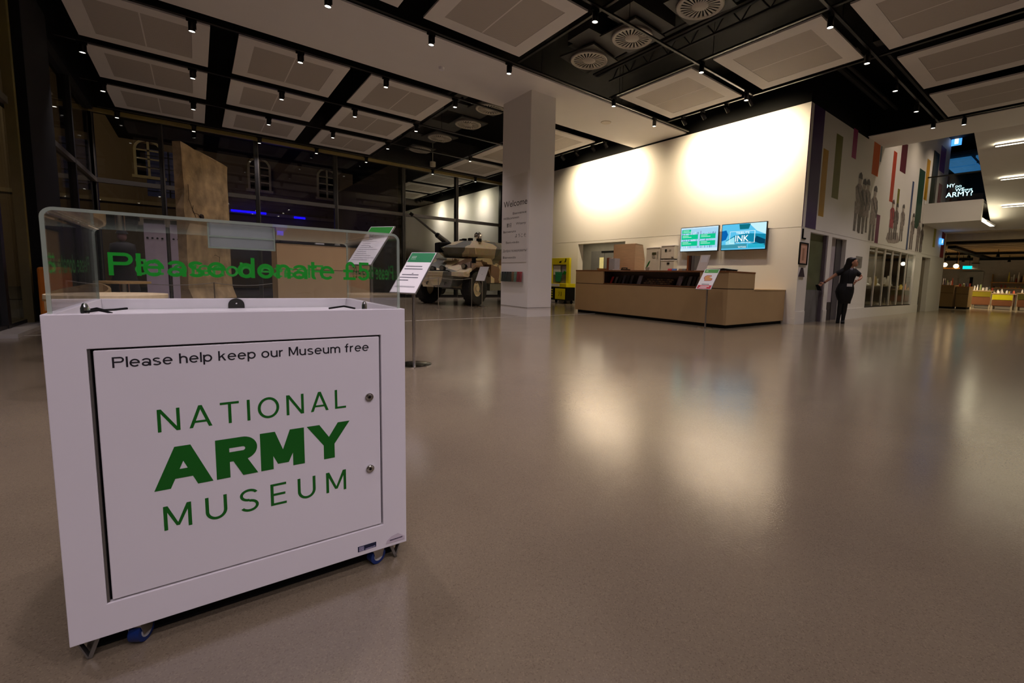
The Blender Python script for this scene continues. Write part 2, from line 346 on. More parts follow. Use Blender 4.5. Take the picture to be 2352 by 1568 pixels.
# ---------------- mezzanine, sloped soffit and upper gallery
struct('wall_mezzanine', MB().box(MUX, -2.92, 21.0, 21.2, 3.33, 4.05).box(MUX, -2.92, 21.2, 25.0, 3.33, 3.45), PLASTER)
struct('ceiling', MB().box(-9, 8.5, 24.6, 25.6, 3.3, 3.6).box(-9, 8.5, 25.4, 25.7, 3.02, 3.4), mat('warm_bulkhead', 'c7b79a', .7))
sl = [(-2.56, 16.0, 5.06), (8.5, 16.0, 5.06), (8.5, 24.6, 3.32), (-3.05, 24.6, 3.32)]
struct('ceiling', MB().prism(sl, (0, 0, .15)), PLASTER)
for k, (y, x, nm) in enumerate(((16.9, -2.22, 'uppermost'), (19.3, -2.32, 'middle'), (21.8, -2.5, 'lowest'))):
    z = 5.06-.2023*(y-16)-.055
    t = thing('linear_light', '%s of the three long slot lights in the sloping white soffit' % nm, 'light', (x, y, z), 0, 'slot lights in the sloping soffit')
    MB().box(0, 5.5, -.05, .05, -.012, .02).build('diffuser', glow('linear_glow', 'fff3cf', 14.), t)
    MB().box(-.02, 5.52, -.065, -.05, -.015, .03).box(-.02, 5.52, .05, .065, -.015, .03).build('rim', WHITE, t)
p5 = onz(2270, 513, 3.33)
t = thing('linear_light', 'short slot light in the low ceiling under the mezzanine', 'light', (p5.x, p5.y, 3.33))
MB().box(-.06, .06, -.9, .9, -.015, .02).build('diffuser', MATS['linear_glow'], t)
MB().box(-.08, -.06, -.92, .92, -.018, .03).box(.06, .08, -.92, .92, -.018, .03).build('rim', WHITE, t)
# balustrade on the mezzanine edge
t = thing('glass_balustrade', 'glass balustrade with thin dark handrail on the mezzanine edge', 'balustrade', (-3.72, 21.06, 4.05))
MB().box(-.79, .79, -.008, .008, 0, .94).build('glass_panel', GLASS, t)
MB().box(-.8, .8, -.025, .025, .94, .98).build('handrail', DARKMET, t)
# upper gallery beyond the balustrade
struct('wall_gallery', MB().box(-9, -2.2, 29.0, 29.2, 4.05, 7), mat('gallery_dark', '24221f', .8))
struct('floor', MB().box(-9, -2.92, 21.2, 29, 3.95, 4.04), mat('gallery_floor', '3a3530', .5))
blue = mat('gallery_blue_panel', '3f8fd0', .6, var=.1, emit=.3)
gc = struct('ceiling', MB().box(-9, -2.2, 25.0, 29, 6.62, 6.7), mat('gallery_ceiling', '101420', .8))
for i in range(3):
    for j in range(2):
        MB().box(-5.1+i*1.15, -4.1+i*1.15, 25.6+j*1.6, 26.9+j*1.6, 6.5, 6.58).build('ceiling_panel', blue, gc)
for nm, s, px, py, w, cp in (('a', 'WHY', 2160, 433, .55, .17), ('b', 'DO', 2195, 431, .22, .1), ('c', 'WE', 2194, 440, .33, .16), ('d', 'HAVE', 2214, 438, .3, .08), ('e', 'ARMY?', 2172, 454, 1.0, .24)):
    if nm == 'a': t = thing('wall_sign', 'glowing white gallery lettering seen over the mezzanine balustrade', 'sign', (0, 28.95, 0))
    p = ony(px, py, 28.95); text('letters', s, glow('sign_glow', 'bff4ff', 3.5), t, (p.x, -.03, p.z), (1, 0, 0), (0, 0, 1), w=w, cap=cp)
MB().box(-5.4, -3.6, -.02, .0, 4.9, 6.0).build('backing', MATS['gallery_dark'], t)

# ---------------- column
colm = struct('column', MB().box(-9.62, -8.45, 5.89, 6.58, 0, ZC), PLASTER)
MB().box(-9.63, -8.44, 5.882, 6.588, .215, .221).build('base_joint', mat('joint_grey', '6f6962', .7), colm)  # thin grey joint line round the column foot
wp = MB().box(-9.6, -8.53, 5.882, 5.89, 1.27, 3.3).build('welcome_panel', mat('welcome_grey', 'd8d2ca', .6, var=.02), colm)
tx = mat('welcome_ink', '3b352f', .6)
for s, a, b, cp, sp in (('Welcome', (1157, 478), (1211, 471), .16, 1), ('Bienvenue', (1178, 493), (1209, 489), .06, 1), ('Willkommen', (1156, 506), (1192, 501), .06, 1), ('歓迎', (1164, 522), (1175, 521), .085, 1),
                        ('Witamy', (1185, 516), (1208, 513), .06, 1), ('Benvenuto', (1156, 536), (1185, 532), .06, 1), ('ようこそ', (1183, 545), (1208, 541), .075, 1), ('Bem-vindo', (1162, 560), (1192, 556), .06, 1),
                        ('Добро пожаловать!', (1155, 579), (1210, 573), .06, 1), ('Bienvenido', (1155, 594), (1185, 590), .06, 1)):
    p = ony(*a, 5.882); q = ony(*b, 5.882)
    text('lettering', s, tx, wp, p, (1, 0, 0), (0, 0, 1), w=q.x-p.x, cap=cp*.95, bold=.004)
t = thing('leaflet_holder', 'clear wall holder with dark and red leaflets on the column', 'leaflet holder', (-9.58, 5.88, .8))
ac = clear('clear_acrylic', body=.03)
MB().box(0, .95, -.06, -.055, 0, .2).box(0, .95, -.055, 0, 0, .006).box(0, .006, -.055, 0, 0, .24).box(.944, .95, -.055, 0, 0, .24).build('tray', ac, t)
for i, c in enumerate(('1b2320', '1b2a26', '20231f', '1d2422', '7a5a3a', '6f8a76', '8f2430', 'a0303a')):
    MB().prism([(.02+i*.115, -.03, .008), (.12+i*.115, -.03, .008), (.12+i*.115, -.012, .245), (.02+i*.115, -.012, .245)], (0, .005, 0)).build('leaflet', mat('leaf_'+c, c, .5, var=.3, scale=30), t)

# ---------------- glazed walls (dark steel posts, transoms, panes)
FRAME = mat('frame_black', '161514', .45, var=.15); FRAMEG = mat('frame_grey', '4a463f', .45)
gw = struct('wall_glass_back', MB().box(GX-.15, GX+.15, GY, MWY, 4.95, 6.3), FRAME)
PY = [GY, -.63, 1.61, 3.885, 6.25, 8.45, 10.6]
for y in PY:
    MB().box(GX-.12, GX+.06, y-.055, y+.055, 0, 5.0).build('mullion', [FRAME], gw)
    MB().box(GX+.06, GX+.075, y+.03, y+.055, 0, 5.0).build('mullion_edge', FRAMEG, gw)
for a, b in zip(PY, PY[1:]):
    MB().box(GX-.05, GX+.07, a+.055, b-.055, 3.13, 3.25).build('transom', FRAMEG, gw)
    MB().box(GX-.05, GX+.05, a+.055, b-.055, 0, .1).build('bottom_rail', FRAME, gw)
    MB().box(GX-.012, GX+.0, a+.055, b-.055, .1, 3.13).build('pane', GLASS, gw)
    MB().box(GX-.012, GX+.0, a+.055, b-.055, 3.25, 4.95).build('pane', GLASS, gw)
MB().box(GX+.1, GX+.2, GY, MWY, 4.92, 5.02).build('light_strip_trim', mat('olive_trim', '8a7a48', .5), gw)
gs = struct('wall_glass_side', MB().box(GX, 8, GY-.15, GY+.1, 4.95, 6.3), FRAME)
PX = [-17.4, -14.6, -11.9, -9.2, -6.4, -3.6, -.8, 2.0, 4.8]
for x in PX:
    MB().box(x-.06, x+.06, GY-.12, GY+.06, 0, 5.0).build('mullion', FRAMEG if x in (-11.9,) else FRAME, gs)
for a, b in zip(PX, PX[1:]):
    MB().box(a+.06, b-.06, GY-.05, GY+.06, 3.13, 3.23).build('transom', FRAMEG, gs)
    MB().box(a+.06, b-.06, GY-.05, GY+.05, 0, .1).build('bottom_rail', FRAME, gs)
    MB().box(a+.06, b-.06, GY-.012, GY, .1, 3.13).build('pane', GLASS, gs)
    MB().box(a+.06, b-.06, GY-.012, GY, 3.23, 4.95).build('pane', GLASS, gs)
# black portal column beside the entrance on the left
struct('column', MB().box(-11.7, -10.15, GY+.02, GY+.22, 0, 5.05), BLACK)
struct('column', MB().box(-10.12, -10.02, GY+.02, GY+.12, 0, 5.05), mat('brass_post', '5e5326', .5))
t = MB().box(-10.2, -8.4, GY+.03, GY+.28, .0, .05).build('door_2_mat', mat('mat_light', 'a8a49c', .6)); t.name = 'threshold_plate'
tag(t, 'pale threshold plate on the floor at the left edge', 'plate')

# ---------------- ceiling panels
def panel(x0, x1, y0, y1):
    o = bpy.data.objects.new('ceiling_panel', panel.me); COL.objects.link(o); o.parent = ceil
    o.location = ((x0+x1)/2, (y0+y1)/2, ZC); o.scale = ((x1-x0)/2, (y1-y0)/2, 1)
    for dy in (0, e+.010):
        i = bpy.data.objects.new('perforated_insert', panel.mi); COL.objects.link(i); i.parent = o; i.location = (0, dy, 0)
    i = bpy.data.objects.new('centre_strip', panel.ms); COL.objects.link(i); i.parent = o
pb = MB()
e = .73
for a in ((-1, 1, -1, -e), (-1, 1, e, 1), (-1, -e, -e, e), (e, 1, -e, e)): pb.box(*a, 0, .03)
tmp = pb.build('ceiling_panel', PANELW); panel.me = tmp.data; bpy.data.objects.remove(tmp)
tmp = MB().box(-e+.002, e-.002, -e+.002, -.012, .004, .03).build('perforated_insert', PERF); panel.mi = tmp.data; bpy.data.objects.remove(tmp)
tmp = MB().box(-e+.002, e-.002, -.0115, .0115, .003, .03).build('centre_strip', PANELW); panel.ms = tmp.data; bpy.data.objects.remove(tmp)
YR = [(-1.46, .36), (.76, 2.6), (3.01, 4.87)]
for x in ((-12.2, -10.2), (-14.5, -12.6), (-16.86, -15.0)):
    for y in YR: panel(*x, *y)
    panel(*x, 7.6, 9.48)
for x in ((-7.42, -5.5), (-5.03, -3.16), (-2.77, -.9), (-.45, 1.4)):
    for y in YR: panel(*x, *y)
    panel(*x, 7.6, 9.5)
for x in ((-2.77, -.9), (-.45, 1.4), (1.85, 3.7)):
    for y in ((9.95, 11.85), (12.3, 14.14)): panel(*x, *y)
# panels beyond the glass wall
for x in ((-20.0, -18.1), (-22.4, -20.5), (-24.8, -22.9)):
    panel(*x, 7.6, 9.48)

# ---------------- services in the void: ducts, trays, hangers (children of the ceiling)
duct = lambda *a: MB().box(*a).build('duct', DUCT, ceil)
for x in (-4.26, -5.58, -6.64): duct(x-.3, x+.3, 5.65, 6.75, 5.42, 5.9)
duct(-7.6, 3, 6.2, 6.55, 5.75, 6.1); duct(-7.4, -6.2, 6.9, 7.2, 5.6, 5.75)
for x in (-10.06, -11.56, -13.24, -14.8): duct(x-.34, x+.34, 5.4, 6.5, 5.42, 5.9)
duct(-16.8, -9.9, 5.3, 5.6, 5.5, 5.8)
tr = MB()
for k in range(14):
    x = -7.3+k*.5
    tr.cyl((x, 7.25, 5.3), (x+.25, 7.25, 5.62), .012, n=6).cyl((x+.25, 7.25, 5.62), (x+.5, 7.25, 5.3), .012, n=6)
tr.box(-7.4, 0, 7.23, 7.27, 5.28, 5.31).box(-7.4, 0, 7.23, 7.27, 5.61, 5.64)
tr.build('lattice_truss', SERVICE, ceil)
for y in (6.85, 7.02, 7.12): MB().box(-7.7, 3, y, y+.06, 5.45, 5.48).build('cable_tray', SERVICE, ceil)
MB().tube([(-9.7, 5.15, 5.55), (-17, 5.15, 5.55)], .05, 8).build('pipe', SERVICE, ceil)
MB().tube([(-7.6, 7.35, 5.6), (2, 7.35, 5.6)], .03, 8).build('pipe', SERVICE, ceil)
MB().tube([(-3.9, 9.7, 5.6), (-3.9, 14.4, 5.6)], .04, 8).build('pipe', SERVICE, ceil)
MB().tube([(-4.15, 9.7, 5.7), (-4.15, 14.4, 5.7)], .06, 8).build('pipe', SERVICE, ceil)
MB().box(-2.86, -2.81, 9.7, 14.4, 5.05, 5.25).build('bulkhead_edge', SERVICE, ceil)
for k in range(5): MB().box(-5.2+k*.5, -4.95+k*.5, 10.0, 10.25, 5.5, 5.7).build('luminaire_box', SERVICE, ceil)

# swirl diffusers
def diffuser(x, y, label, z=5.32):
    t = thing('swirl_diffuser', label, 'air vent', (x, y, z), random.uniform(0, .3), 'round swirl air vents in the black ceiling void')
    MB().box(-.42, .42, -.42, .42, .03, .06).build('back_plate', DUCT, t)
    MB().lathe([(.30, .03), (.37, .03), (.375, .0), (.36, -.012), (.31, -.004), (.30, .03)], n=32, cap=False).build('rim', mat('vent_grey', 'a39b8d', .5), t, smooth=40)
    MB().lathe([(.001, -.012), (.11, -.01), (.13, .0), (.13, .03)], n=24).build('hub', MATS['vent_grey'], t, smooth=40)
    MB().lathe([(.001, .012), (.3, .012), (.3, .03)], n=24).build('slot_backing', BLACK, t)
    for k in range(24):
        a = 2*math.pi*k/24; d = .1
        p = [(.125*math.cos(a-.05), .125*math.sin(a-.05)), (.125*math.cos(a+.07), .125*math.sin(a+.07)), (.315*math.cos(a+.27), .315*math.sin(a+.27)), (.315*math.cos(a+.12), .315*math.sin(a+.12))]
        MB().prism([(u, v, -.002) for u, v in p], (0, 0, .008)).build('vane', MATS['vent_grey'], t)
for (px, py), l in (((1608, 15), 'round swirl air vent cut by the top edge of the picture'), ((1452, 89), 'middle of the three pale swirl air vents right of the big panel'), ((1353, 140), 'pale swirl air vent nearest the column top'),
                    ((1075, 287), 'dim swirl air vent left of the column, second from it'), ((1010, 318), 'dim swirl air vent left of the column, third from it'), ((1125, 252), 'dim swirl air vent half hidden at the column edge'), ((965, 345), 'dim swirl air vent farthest from the column')):
    p = onz(px, py, 5.32); diffuser(p.x, p.y, l)

# ---------------- tracks and spotlights
TRK = mat('track_black', '111111', .35, .3); TRKE = mat('track_edge', '77716a', .35, .8)
def track(p, q, label, z=5.0):
    p = Vector((*p, z)); q = Vector((*q, z)); d = (q-p); L = d.length
    t = thing('lighting_track', label, 'lighting track', p, math.atan2(d.y, d.x), 'ceiling lighting tracks')
    MB().box(0, L, -.02, .02, 0, .035).build('rail', TRK, t)
    MB().box(0, L, -.022, -.019, .0, .012).build('rail_edge', TRKE, t)
    for k in range(max(2, int(L/2.4))):
        x = .3+k*2.35
        if x < L: MB().cyl((x, 0, .035), (x, 0, 1.28), .006, n=6).build('hanger_rod', TRK, t)
for x, y0, y1, l in ((-9.98, GY+.2, 7.4, 'black lighting track beside the left edge of the white ceiling band'), (-12.38, GY+.2, 9.6, 'second black lighting track left of the white ceiling band'), (-14.76, GY+.2, 9.6, 'third black lighting track left of the white ceiling band'),
                     (-17.0, GY+.2, 9.6, 'black lighting track closest to the glass wall'), (-7.62, GY+.2, MWY-.2, 'black lighting track beside the right edge of the white ceiling band'), (-5.26, GY+.2, 9.5, 'black lighting track right of the pale vents'),
                     (-2.97, GY+.2, 14.3, 'black lighting track above the mural wall'), (-.66, GY+.2, 14.3, 'black lighting track crossing the top right corner')):
    track((x, y0), (x, y1), l)
for y, x0, x1, l in ((4.98, -7.6, 4, 'cross track behind the large panel at the top'), (7.47, -7.6, 4, 'cross track along the vent bay'), (9.62, -7.6, 4, 'cross track above the reception wall'), (9.62, -17, -9.95, 'cross track above the wall behind the column'),
                     (7.47, -17, -9.95, 'cross track left of the column top'), (4.98, -17, -9.95, 'cross track behind the left ceiling panels'), (14.3, -2.97, 6, 'cross track along the far white ceiling band'), (9.62, -25, -17.7, 'cross track beyond the glass wall')):
    track((x0, y), (x1, y), l, 5.037)
SPD = bpy.data.lights.new('track_spot', 'SPOT'); SPD.energy = SPOT_W; SPD.color = SPOT_COL; SPD.spot_size = R(88); SPD.spot_blend = .9; SPD.shadow_soft_size = .05
WSD = bpy.data.lights.new('wash_spot', 'SPOT'); WSD.energy = WASH_W; WSD.color = WASH_COL; WSD.spot_size = R(130); WSD.spot_blend = .75; WSD.shadow_soft_size = .05
def lamp_proto():
    t = thing('track_spotlight', 'x', 'spotlight')
    MB().lathe([(.001, .15), (.04, .15), (.047, .14), (.047, .0), (.042, .0), (.04, .012)], n=16).build('body', BLACKGLOSS, t, smooth=40)
    MB().lathe([(.001, .008), (.041, .008), (.041, .02)], n=16).build('lens', LENS, t)
    MB().box(-.018, .018, -.07, .07, .155, .2).box(-.012, .012, .045, .06, .05, .16).build('track_adapter', BLACK, t)
    return t
LP = lamp_proto(); SPB = SPD.copy(); SPB.energy = SPOT_W*.80; SPB.color = (1.0, .82, 1.0)
used = [False]
GSD = bpy.data.lights.new('gallery_wash', 'SPOT'); GSD.energy = 150; GSD.color = (1, .88, .66); GSD.spot_size = R(150); GSD.spot_blend = 1; GSD.shadow_soft_size = .05
def lamp(x, y, label, z=4.80, tilt=0., axis='X', light=SPD, group='track spotlights'):
    t = LP if not used[0] else copy_tree(LP); used[0] = True
    t.location = (x, y, z); t['label'] = label; t['group'] = group
    if light:
        lo = bpy.data.objects.new('bulb', light); COL.objects.link(lo); lo.parent = t; lo.location = (0, 0, -.01)
    if tilt:
        for ch in t.children:
            if not ch.name.startswith('track_adapter'): ch.matrix_local = Matrix.Translation((0, 0, .12)) @ Matrix.Rotation(tilt, 4, axis) @ Matrix.Translation((0, 0, -.12)) @ ch.matrix_local
    return t
ORD = ['first', 'second', 'third', 'fourth', 'fifth', 'sixth']
jobs = []
for x, nm in ((-9.98, 'track left of the white band'), (-12.36, 'second track left of the white band'), (-14.7, 'third track left of the white band'), (-17.0, 'track closest to the glass wall')):
    ys = [-1.45, .11, 1.67, 3.235, 4.8] if x < -10 else [.11, 1.67, 3.235, 4.8]
    for i, y in enumerate(ys): jobs.append((x, y, '%s spotlight from the left on the %s' % (ORD[i], nm)))
for i, y in enumerate((1.66, 3.245, 4.8)): jobs.append((-7.66, y, '%s black spotlight from the left on the right edge of the white band' % ORD[i]))
jobs += [(-5.29, 4.83, 'black spotlight below the pale vents at the large panel corner'), (-7.47, 7.48, 'black spotlight nearest the column on the reception bay frame'), (-7.6, 9.08, 'black spotlight on the reception bay frame near the wall'),
         (-5.19, 7.485, 'black spotlight between the two bright reception ceiling panels, far from the wall'), (-5.22, 9.2, 'black spotlight between the two bright reception ceiling panels, near the wall')]
for i, y in enumerate((7.55, 9.2, 10.86, 12.43, 13.96)): jobs.append((-3.0, y, '%s black spotlight from the top on the track above the mural' % ORD[i]))
jobs += [(-2.49, 14.3, 'black spotlight on the far white band, right of the mural track'), (-14.3, 7.45, 'black spotlight left of the column under the void'), (-17.0, 7.25, 'black spotlight by the glass wall left of the column'), (-17.0, 9.1, 'black spotlight by the glass wall close to the column')]
for j in jobs: lamp(*j, z=4.837 if abs(j[1]-7.48) < .04 or j[1] == 14.3 else 4.8)
for i, (px, py) in enumerate(((1605, 270), (1658, 253), (1716, 238), (1560, 283))):
    p = onz(px, py, 4.85); lamp(p.x, 9.62, '%s wall washer from the right above the reception wall' % ORD[(2, 1, 0, 3)[i]], tilt=R(52), z=4.837, light=WSD, group='wall washers')
for i, (px, py) in enumerate(((1384, 338), (1354, 346), (1316, 357), (1286, 367))):
    p = onz(px, py, 4.85); lamp(p.x, 9.62, '%s wall washer to the right of the column top' % ORD[3-i], tilt=R(52), z=4.837, light=WSD, group='wall washers')
# lamps of the same rows round and behind the viewpoint (light the donation box)
for x in (-5.29, -2.97, -.66, 1.7, 4.0):
    for y in (-1.4, .3, 1.67, 3.24, 4.8, 7.5, 10.9):
        if x < -4 and y > 4: continue
        if x == -2.97 and y > 7: continue
        lamp(x, y, 'black track spotlight of the rows overhead and behind the viewpoint', light=SPB, tilt=R(38) if x > -1 and y < 6 else 0., axis='Y', group='spotlights overhead, out of the picture')
VSD = SPD.copy(); VSD.energy = 150; VSD.color = (1, .80, .60); VSD.spot_size = R(120)  # added unseen lamps that brighten the far part of the mural
for i, y in enumerate((17.0, 19.2, 21.4)): lamp(-3.4, y, '%s added spotlight high in the stair void to brighten the mural, unseen above the white band' % ORD[i], z=6.8, light=VSD, group='added unseen spotlights in the stair void')
# gallery beyond the glass wall
for x in (-19.2, -21.5, -24): lamp(x, 9.6, 'wall washer beyond the glass wall, lighting the far white wall', tilt=R(45), z=4.837, light=GSD, group='wall washers beyond the glass')
# small round ceiling fittings
t = MB().lathe([(.001, -.05), (.05, -.045), (.06, 0), (.001, 0)], n=20).build('smoke_detector', WHITE, None, 40); p = onz(1014, 155, ZC); t.location = p
tag(t, 'small white smoke detector on the white ceiling band', 'detector')
t = MB().lathe([(.001, -.012), (.13, -.012), (.14, 0), (.001, 0)], n=24).build('ceiling_speaker', mat('speaker_grille', 'cfc4b2', .6), None, 40); p = onz(1392, 281, ZC); t.location = p
tag(t, 'round flush ceiling speaker right of the column top', 'speaker')
t = MB().lathe([(.001, -.17), (.09, -.17), (.1, -.15), (.1, 0), (.012, 0), (.012, 1.29), (.001, 1.29)], n=20).build('projector_can', mat('can_beige', 'bdb49a', .5), None, 40); p = onz(994, 375, 4.95); t.location = (p.x, p.y, 5.0)
tag(t, 'short beige cylinder fitting hanging near the glass wall', 'fitting')
# ================================================================ DONATION BOX
A0 = Vector((-1.409, -.2575, 0)); BW = .7495
wv = Vector((.048, .748, 0)).normalized(); dv = Vector((-1., .002, 0)); nrm = Vector((wv.y, -wv.x, 0))
def L(u, v, z): return wv*u+dv*v+Vector((0, 0, z))
def lbox(mb, u0, u1, v0, v1, z0, z1, m=0):
    return mb.hexa([L(u0, v0, z0), L(u1, v0, z0), L(u1, v1, z0), L(u0, v1, z0)], [L(u0, v0, z1), L(u1, v0, z1), L(u1, v1, z1), L(u0, v1, z1)], m)
def bpx(px, py, v):
    "pixel -> (u, z) on the box plane at depth v"
    d = ray(px, py); o = A0+dv*v; t = nrm.dot(o-Vector((0, 0, CAMH)))/nrm.dot(d); p = Vector((0, 0, CAMH))+d*t
    return (p-o).dot(wv), p.z
DB = thing('donation_box', 'white donation box on castors with clear acrylic hood and green lettering', 'donation box', A0)
ZB, ZT, DD = .056, .813, .64
u0, u1, z0, z1 = .0735, .6735, .1400, .7310
g = .0045
mb = MB(); T = .018
oc = [(0, ZB), (BW, ZB), (BW, ZT), (0, ZT)]; ic = [(u0-.009, z0-g), (u1+g, z0-g), (u1+g, z1+g), (u0-.009, z1+g)]
mb.add([L(u, v, z) for v in (0, T) for q in (oc, ic) for u, z in q], [f for k in range(4) for f in ((k, (k+1) % 4, 4+(k+1) % 4, 4+k), (8+k, 12+k, 12+(k+1) % 4, 8+(k+1) % 4), (k, 8+k, 8+(k+1) % 4, (k+1) % 4), (4+k, 4+(k+1) % 4, 12+(k+1) % 4, 12+k))])
lbox(mb, 0, T, T, DD, ZB, ZT); lbox(mb, BW-T, BW, T, DD, ZB, ZT); lbox(mb, T, BW-T, DD-T, DD, ZB, ZT)
body = mb.build('body', WHITE, DB, bevel=.0015)
mb = MB(); lbox(mb, T, BW-T, T, DD-T, .765, .778); mb.build('tray_floor', WHITE, DB)
mb = MB(); lbox(mb, T, BW-T, T+.008, DD-T, ZB, ZB+.015); mb.build('base_board', BLACK, DB)
mb = MB(); lbox(mb, u0-.02, u1+.02, T+.002, T+.006, z0-.02, z1+.02); mb.build('door_recess', BLACK, DB)
mb = MB(); lbox(mb, u0-.0085, u0-.0045, .003, T, z0-.003, z1+.003); mb.build('hinge_strip', ALU, DB)
mb = MB(); lbox(mb, u0, u1, .0015, T, z0, z1); door = mb.build('door', WHITE, DB, bevel=.002)
nn = nrm
for (px, py) in ((848, 911), (850, 1075)):
    u, z = bpx(px, py, 0); c = L(u, 0, z)
    lk = MB().cyl(c-nn*.002, c+nn*.004, .0115, n=20).cyl(c+nn*.004, c+nn*.006, .009, .0075, n=20).build('lock', CHROME, door, smooth=40)
    MB().cyl(c+nn*.006, c+nn*.0064, .004, n=12).build('keyhole', BLACK, lk)
F = nn*.0
def ftext(s, ua, ub, zb, cap, m, **k): return text('lettering', s, m, door, L(ua, 0, zb), wv, (0, 0, 1), w=ub-ua, cap=cap, depth=-.0012, **k)
DG = mat('logo_green', '03650c', .5, var=.02)

def ring(mb, cx, cy, rx, ry, s, a0, a1, pt, n=20):
    "strip of stroke width s along an elliptical arc"
    for k in range(n):
        q = []
        for a, r in ((a0+(a1-a0)*k/n, 0), (a0+(a1-a0)*(k+1)/n, 0), (a0+(a1-a0)*(k+1)/n, 1), (a0+(a1-a0)*k/n, 1)):
            q.append(pt(cx+(rx-r*s)*math.cos(R(a)), cy+(ry-r*s)*math.sin(R(a))))
        mb.add(q, [(0, 1, 2, 3)])
def glyph(ch, w, s, pt, zoff=Vector((0, 0, 0))):
    "sans capital of height 1, width w, stroke s"
    mb = MB(); q = lambda *P: mb.add([pt(*p)+zoff*(len(mb.f)+1) for p in P], [tuple(range(len(P)))])
    bar = lambda x0, x1, y0, y1: q((x0, y0), (x1, y0), (x1, y1), (x0, y1)); h = s*.92
    if ch == 'N': bar(0, s, 0, 1); bar(w-s, w, 0, 1); q((0, 1), (s*1.15, 1), (w, 0), (w-s*1.15, 0))
    elif ch == 'A':
        k = s*1.08; q((0, 0), (k, 0), (w/2+k*.5, 1), (w/2-k*.5, 1)); q((w, 0), (w-k, 0), (w/2-k*.5, 1), (w/2+k*.5, 1)); bar(w*.2, w*.8, .22, .22+h*.9)
    elif ch == 'T': bar(w/2-s/2, w/2+s/2, 0, 1); bar(0, w, 1-h, 1)
    elif ch == 'I': bar(0, s, 0, 1)
    elif ch == 'L': bar(0, s, 0, 1); bar(0, w, 0, h)
    elif ch == 'E': bar(0, s, 0, 1); bar(0, w, 0, h); bar(0, w, 1-h, 1); bar(0, w*.93, .5-h/2, .5+h/2)
    elif ch == 'O': ring(mb, w/2, .5, w/2, .515, s, 0, 360, pt, 36)
    elif ch == 'U': bar(0, s, .38, 1); bar(w-s, w, .38, 1); ring(mb, w/2, .38, w/2, .395, s, 180, 360, pt)
    elif ch == 'M': bar(0, s, 0, 1); bar(w-s, w, 0, 1); q((0, 1), (s*1.2, 1), (w/2+s*.45, .12), (w/2-s*.45, .12)); q((w, 1), (w-s*1.2, 1), (w/2-s*.45, .12), (w/2+s*.45, .12))
    elif ch == 'Y': bar(w/2-s/2, w/2+s/2, 0, .45); q((0, 1), (s*1.12, 1), (w/2+s*.5, .4), (w/2-s*.5, .4)); q((w, 1), (w-s*1.12, 1), (w/2-s*.5, .4), (w/2+s*.5, .4))
    elif ch == 'R':
        bar(0, s, 0, 1); bar(s*.5, w-.3, 1-h, 1); bar(s*.5, w-.3, .40, .40+h); ring(mb, w-.3, .70, .3, .30, h, -90, 90, pt); q((w*.40, .42), (w*.40+s*1.1, .42), (w, 0), (w-s*1.15, 0))
    elif ch == 'P': bar(0, s, 0, 1); bar(s*.5, w-.275, 1-h, 1); bar(s*.5, w-.275, .45, .45+h); ring(mb, w-.275, .725, .275, .275, h, -90, 90, pt)
    elif ch == 'l': bar(0, s, 0, 1)
    elif ch == 'e': ring(mb, .36, .36, .36, .375, h, 0, 318, pt, 30); bar(.06, .72, .33, .33+h*.9)
    elif ch == 'a': bar(.52, .52+s, 0, .5); ring(mb, .325, .50, .32, .235, h, 0, 165, pt); ring(mb, .29, .205, .29, .22, h, 0, 360, pt, 26)
    elif ch == 's': ring(mb, .31, .535, .285, .2, h, 25, 270, pt); ring(mb, .31, .19, .31, .205, h, -155, 90, pt)
    elif ch in 'hn': bar(0, s, 0, 1 if ch == 'h' else .72); ring(mb, w/2, .42, w/2, .315, s, 0, 180, pt); bar(w-s, w, 0, .42)
    elif ch == 'm':
        bar(0, s, 0, .72)
        for c in (0, 1): ring(mb, .29+c*.465, .44, .29, .295, s, 0, 180, pt); bar(.58-s+c*.465, .58+c*.465, 0, .44)
    elif ch == 'u': bar(w-s, w, 0, .72); ring(mb, w/2, .30, w/2, .315, s, 180, 360, pt); bar(0, s, .30, .72)
    elif ch == 'r': bar(0, s, 0, .72); ring(mb, .34, .40, .34, .335, s, 85, 180, pt)
    elif ch == 'o': ring(mb, .36, .36, .36, .375, s, 0, 360, pt, 30)
    elif ch == 'p': bar(0, s, -.28, .72); ring(mb, .36, .36, .36, .375, s, 0, 360, pt, 30)
    elif ch == 'd': bar(w-s, w, 0, 1); ring(mb, .36, .36, .36, .375, s, 0, 360, pt, 30)
    elif ch == 'k': bar(0, s, 0, 1); q((s*.6, .24), (s*.6, .40), (.42, .72), (.60, .72)); q((.22, .46), (.34, .54), (.64, 0), (.48, 0))
    elif ch == 'f': bar(.12, .12+s, 0, .80); ring(mb, .34, .80, .22, .215, s*.95, 75, 180, pt); bar(0, .38, .72-h, .72)
    elif ch == 't': bar(.12, .12+s, .15, .92); bar(0, .38, .72-h, .72); ring(mb, .30, .165, .18, .175, s*.95, 180, 285, pt)
    elif ch == '£': ring(mb, .37, .70, .25, .31, h, 5, 180, pt); bar(.12, .12+s, .08, .70); bar(0, .5, .42, .42+h); bar(0, .64, 0, h)
    elif ch == '5': bar(.1, .60, 1-h, 1); bar(.09, .09+s*.9, .48, 1); ring(mb, .31, .325, .33, .345, h, -155, 130, pt, 26)
    elif ch == 'S':
        ring(mb, w/2, .735, w/2, .275, s*.95, 25, 270, pt); ring(mb, w/2, .265, w/2, .275, s*.95, -155, 90, pt)
    return mb
ADV = {'P': .80, 'l': .12, 'e': .72, 'a': .64, 's': .62, 'h': .64, 'n': .64, 'm': 1.045, 'u': .64, 'r': .42, 'o': .72, 'p': .72, 'd': .72, 'k': .64, 'f': .42, 't': .42, '£': .64, '5': .64, 'M': .9, ' ': .26}
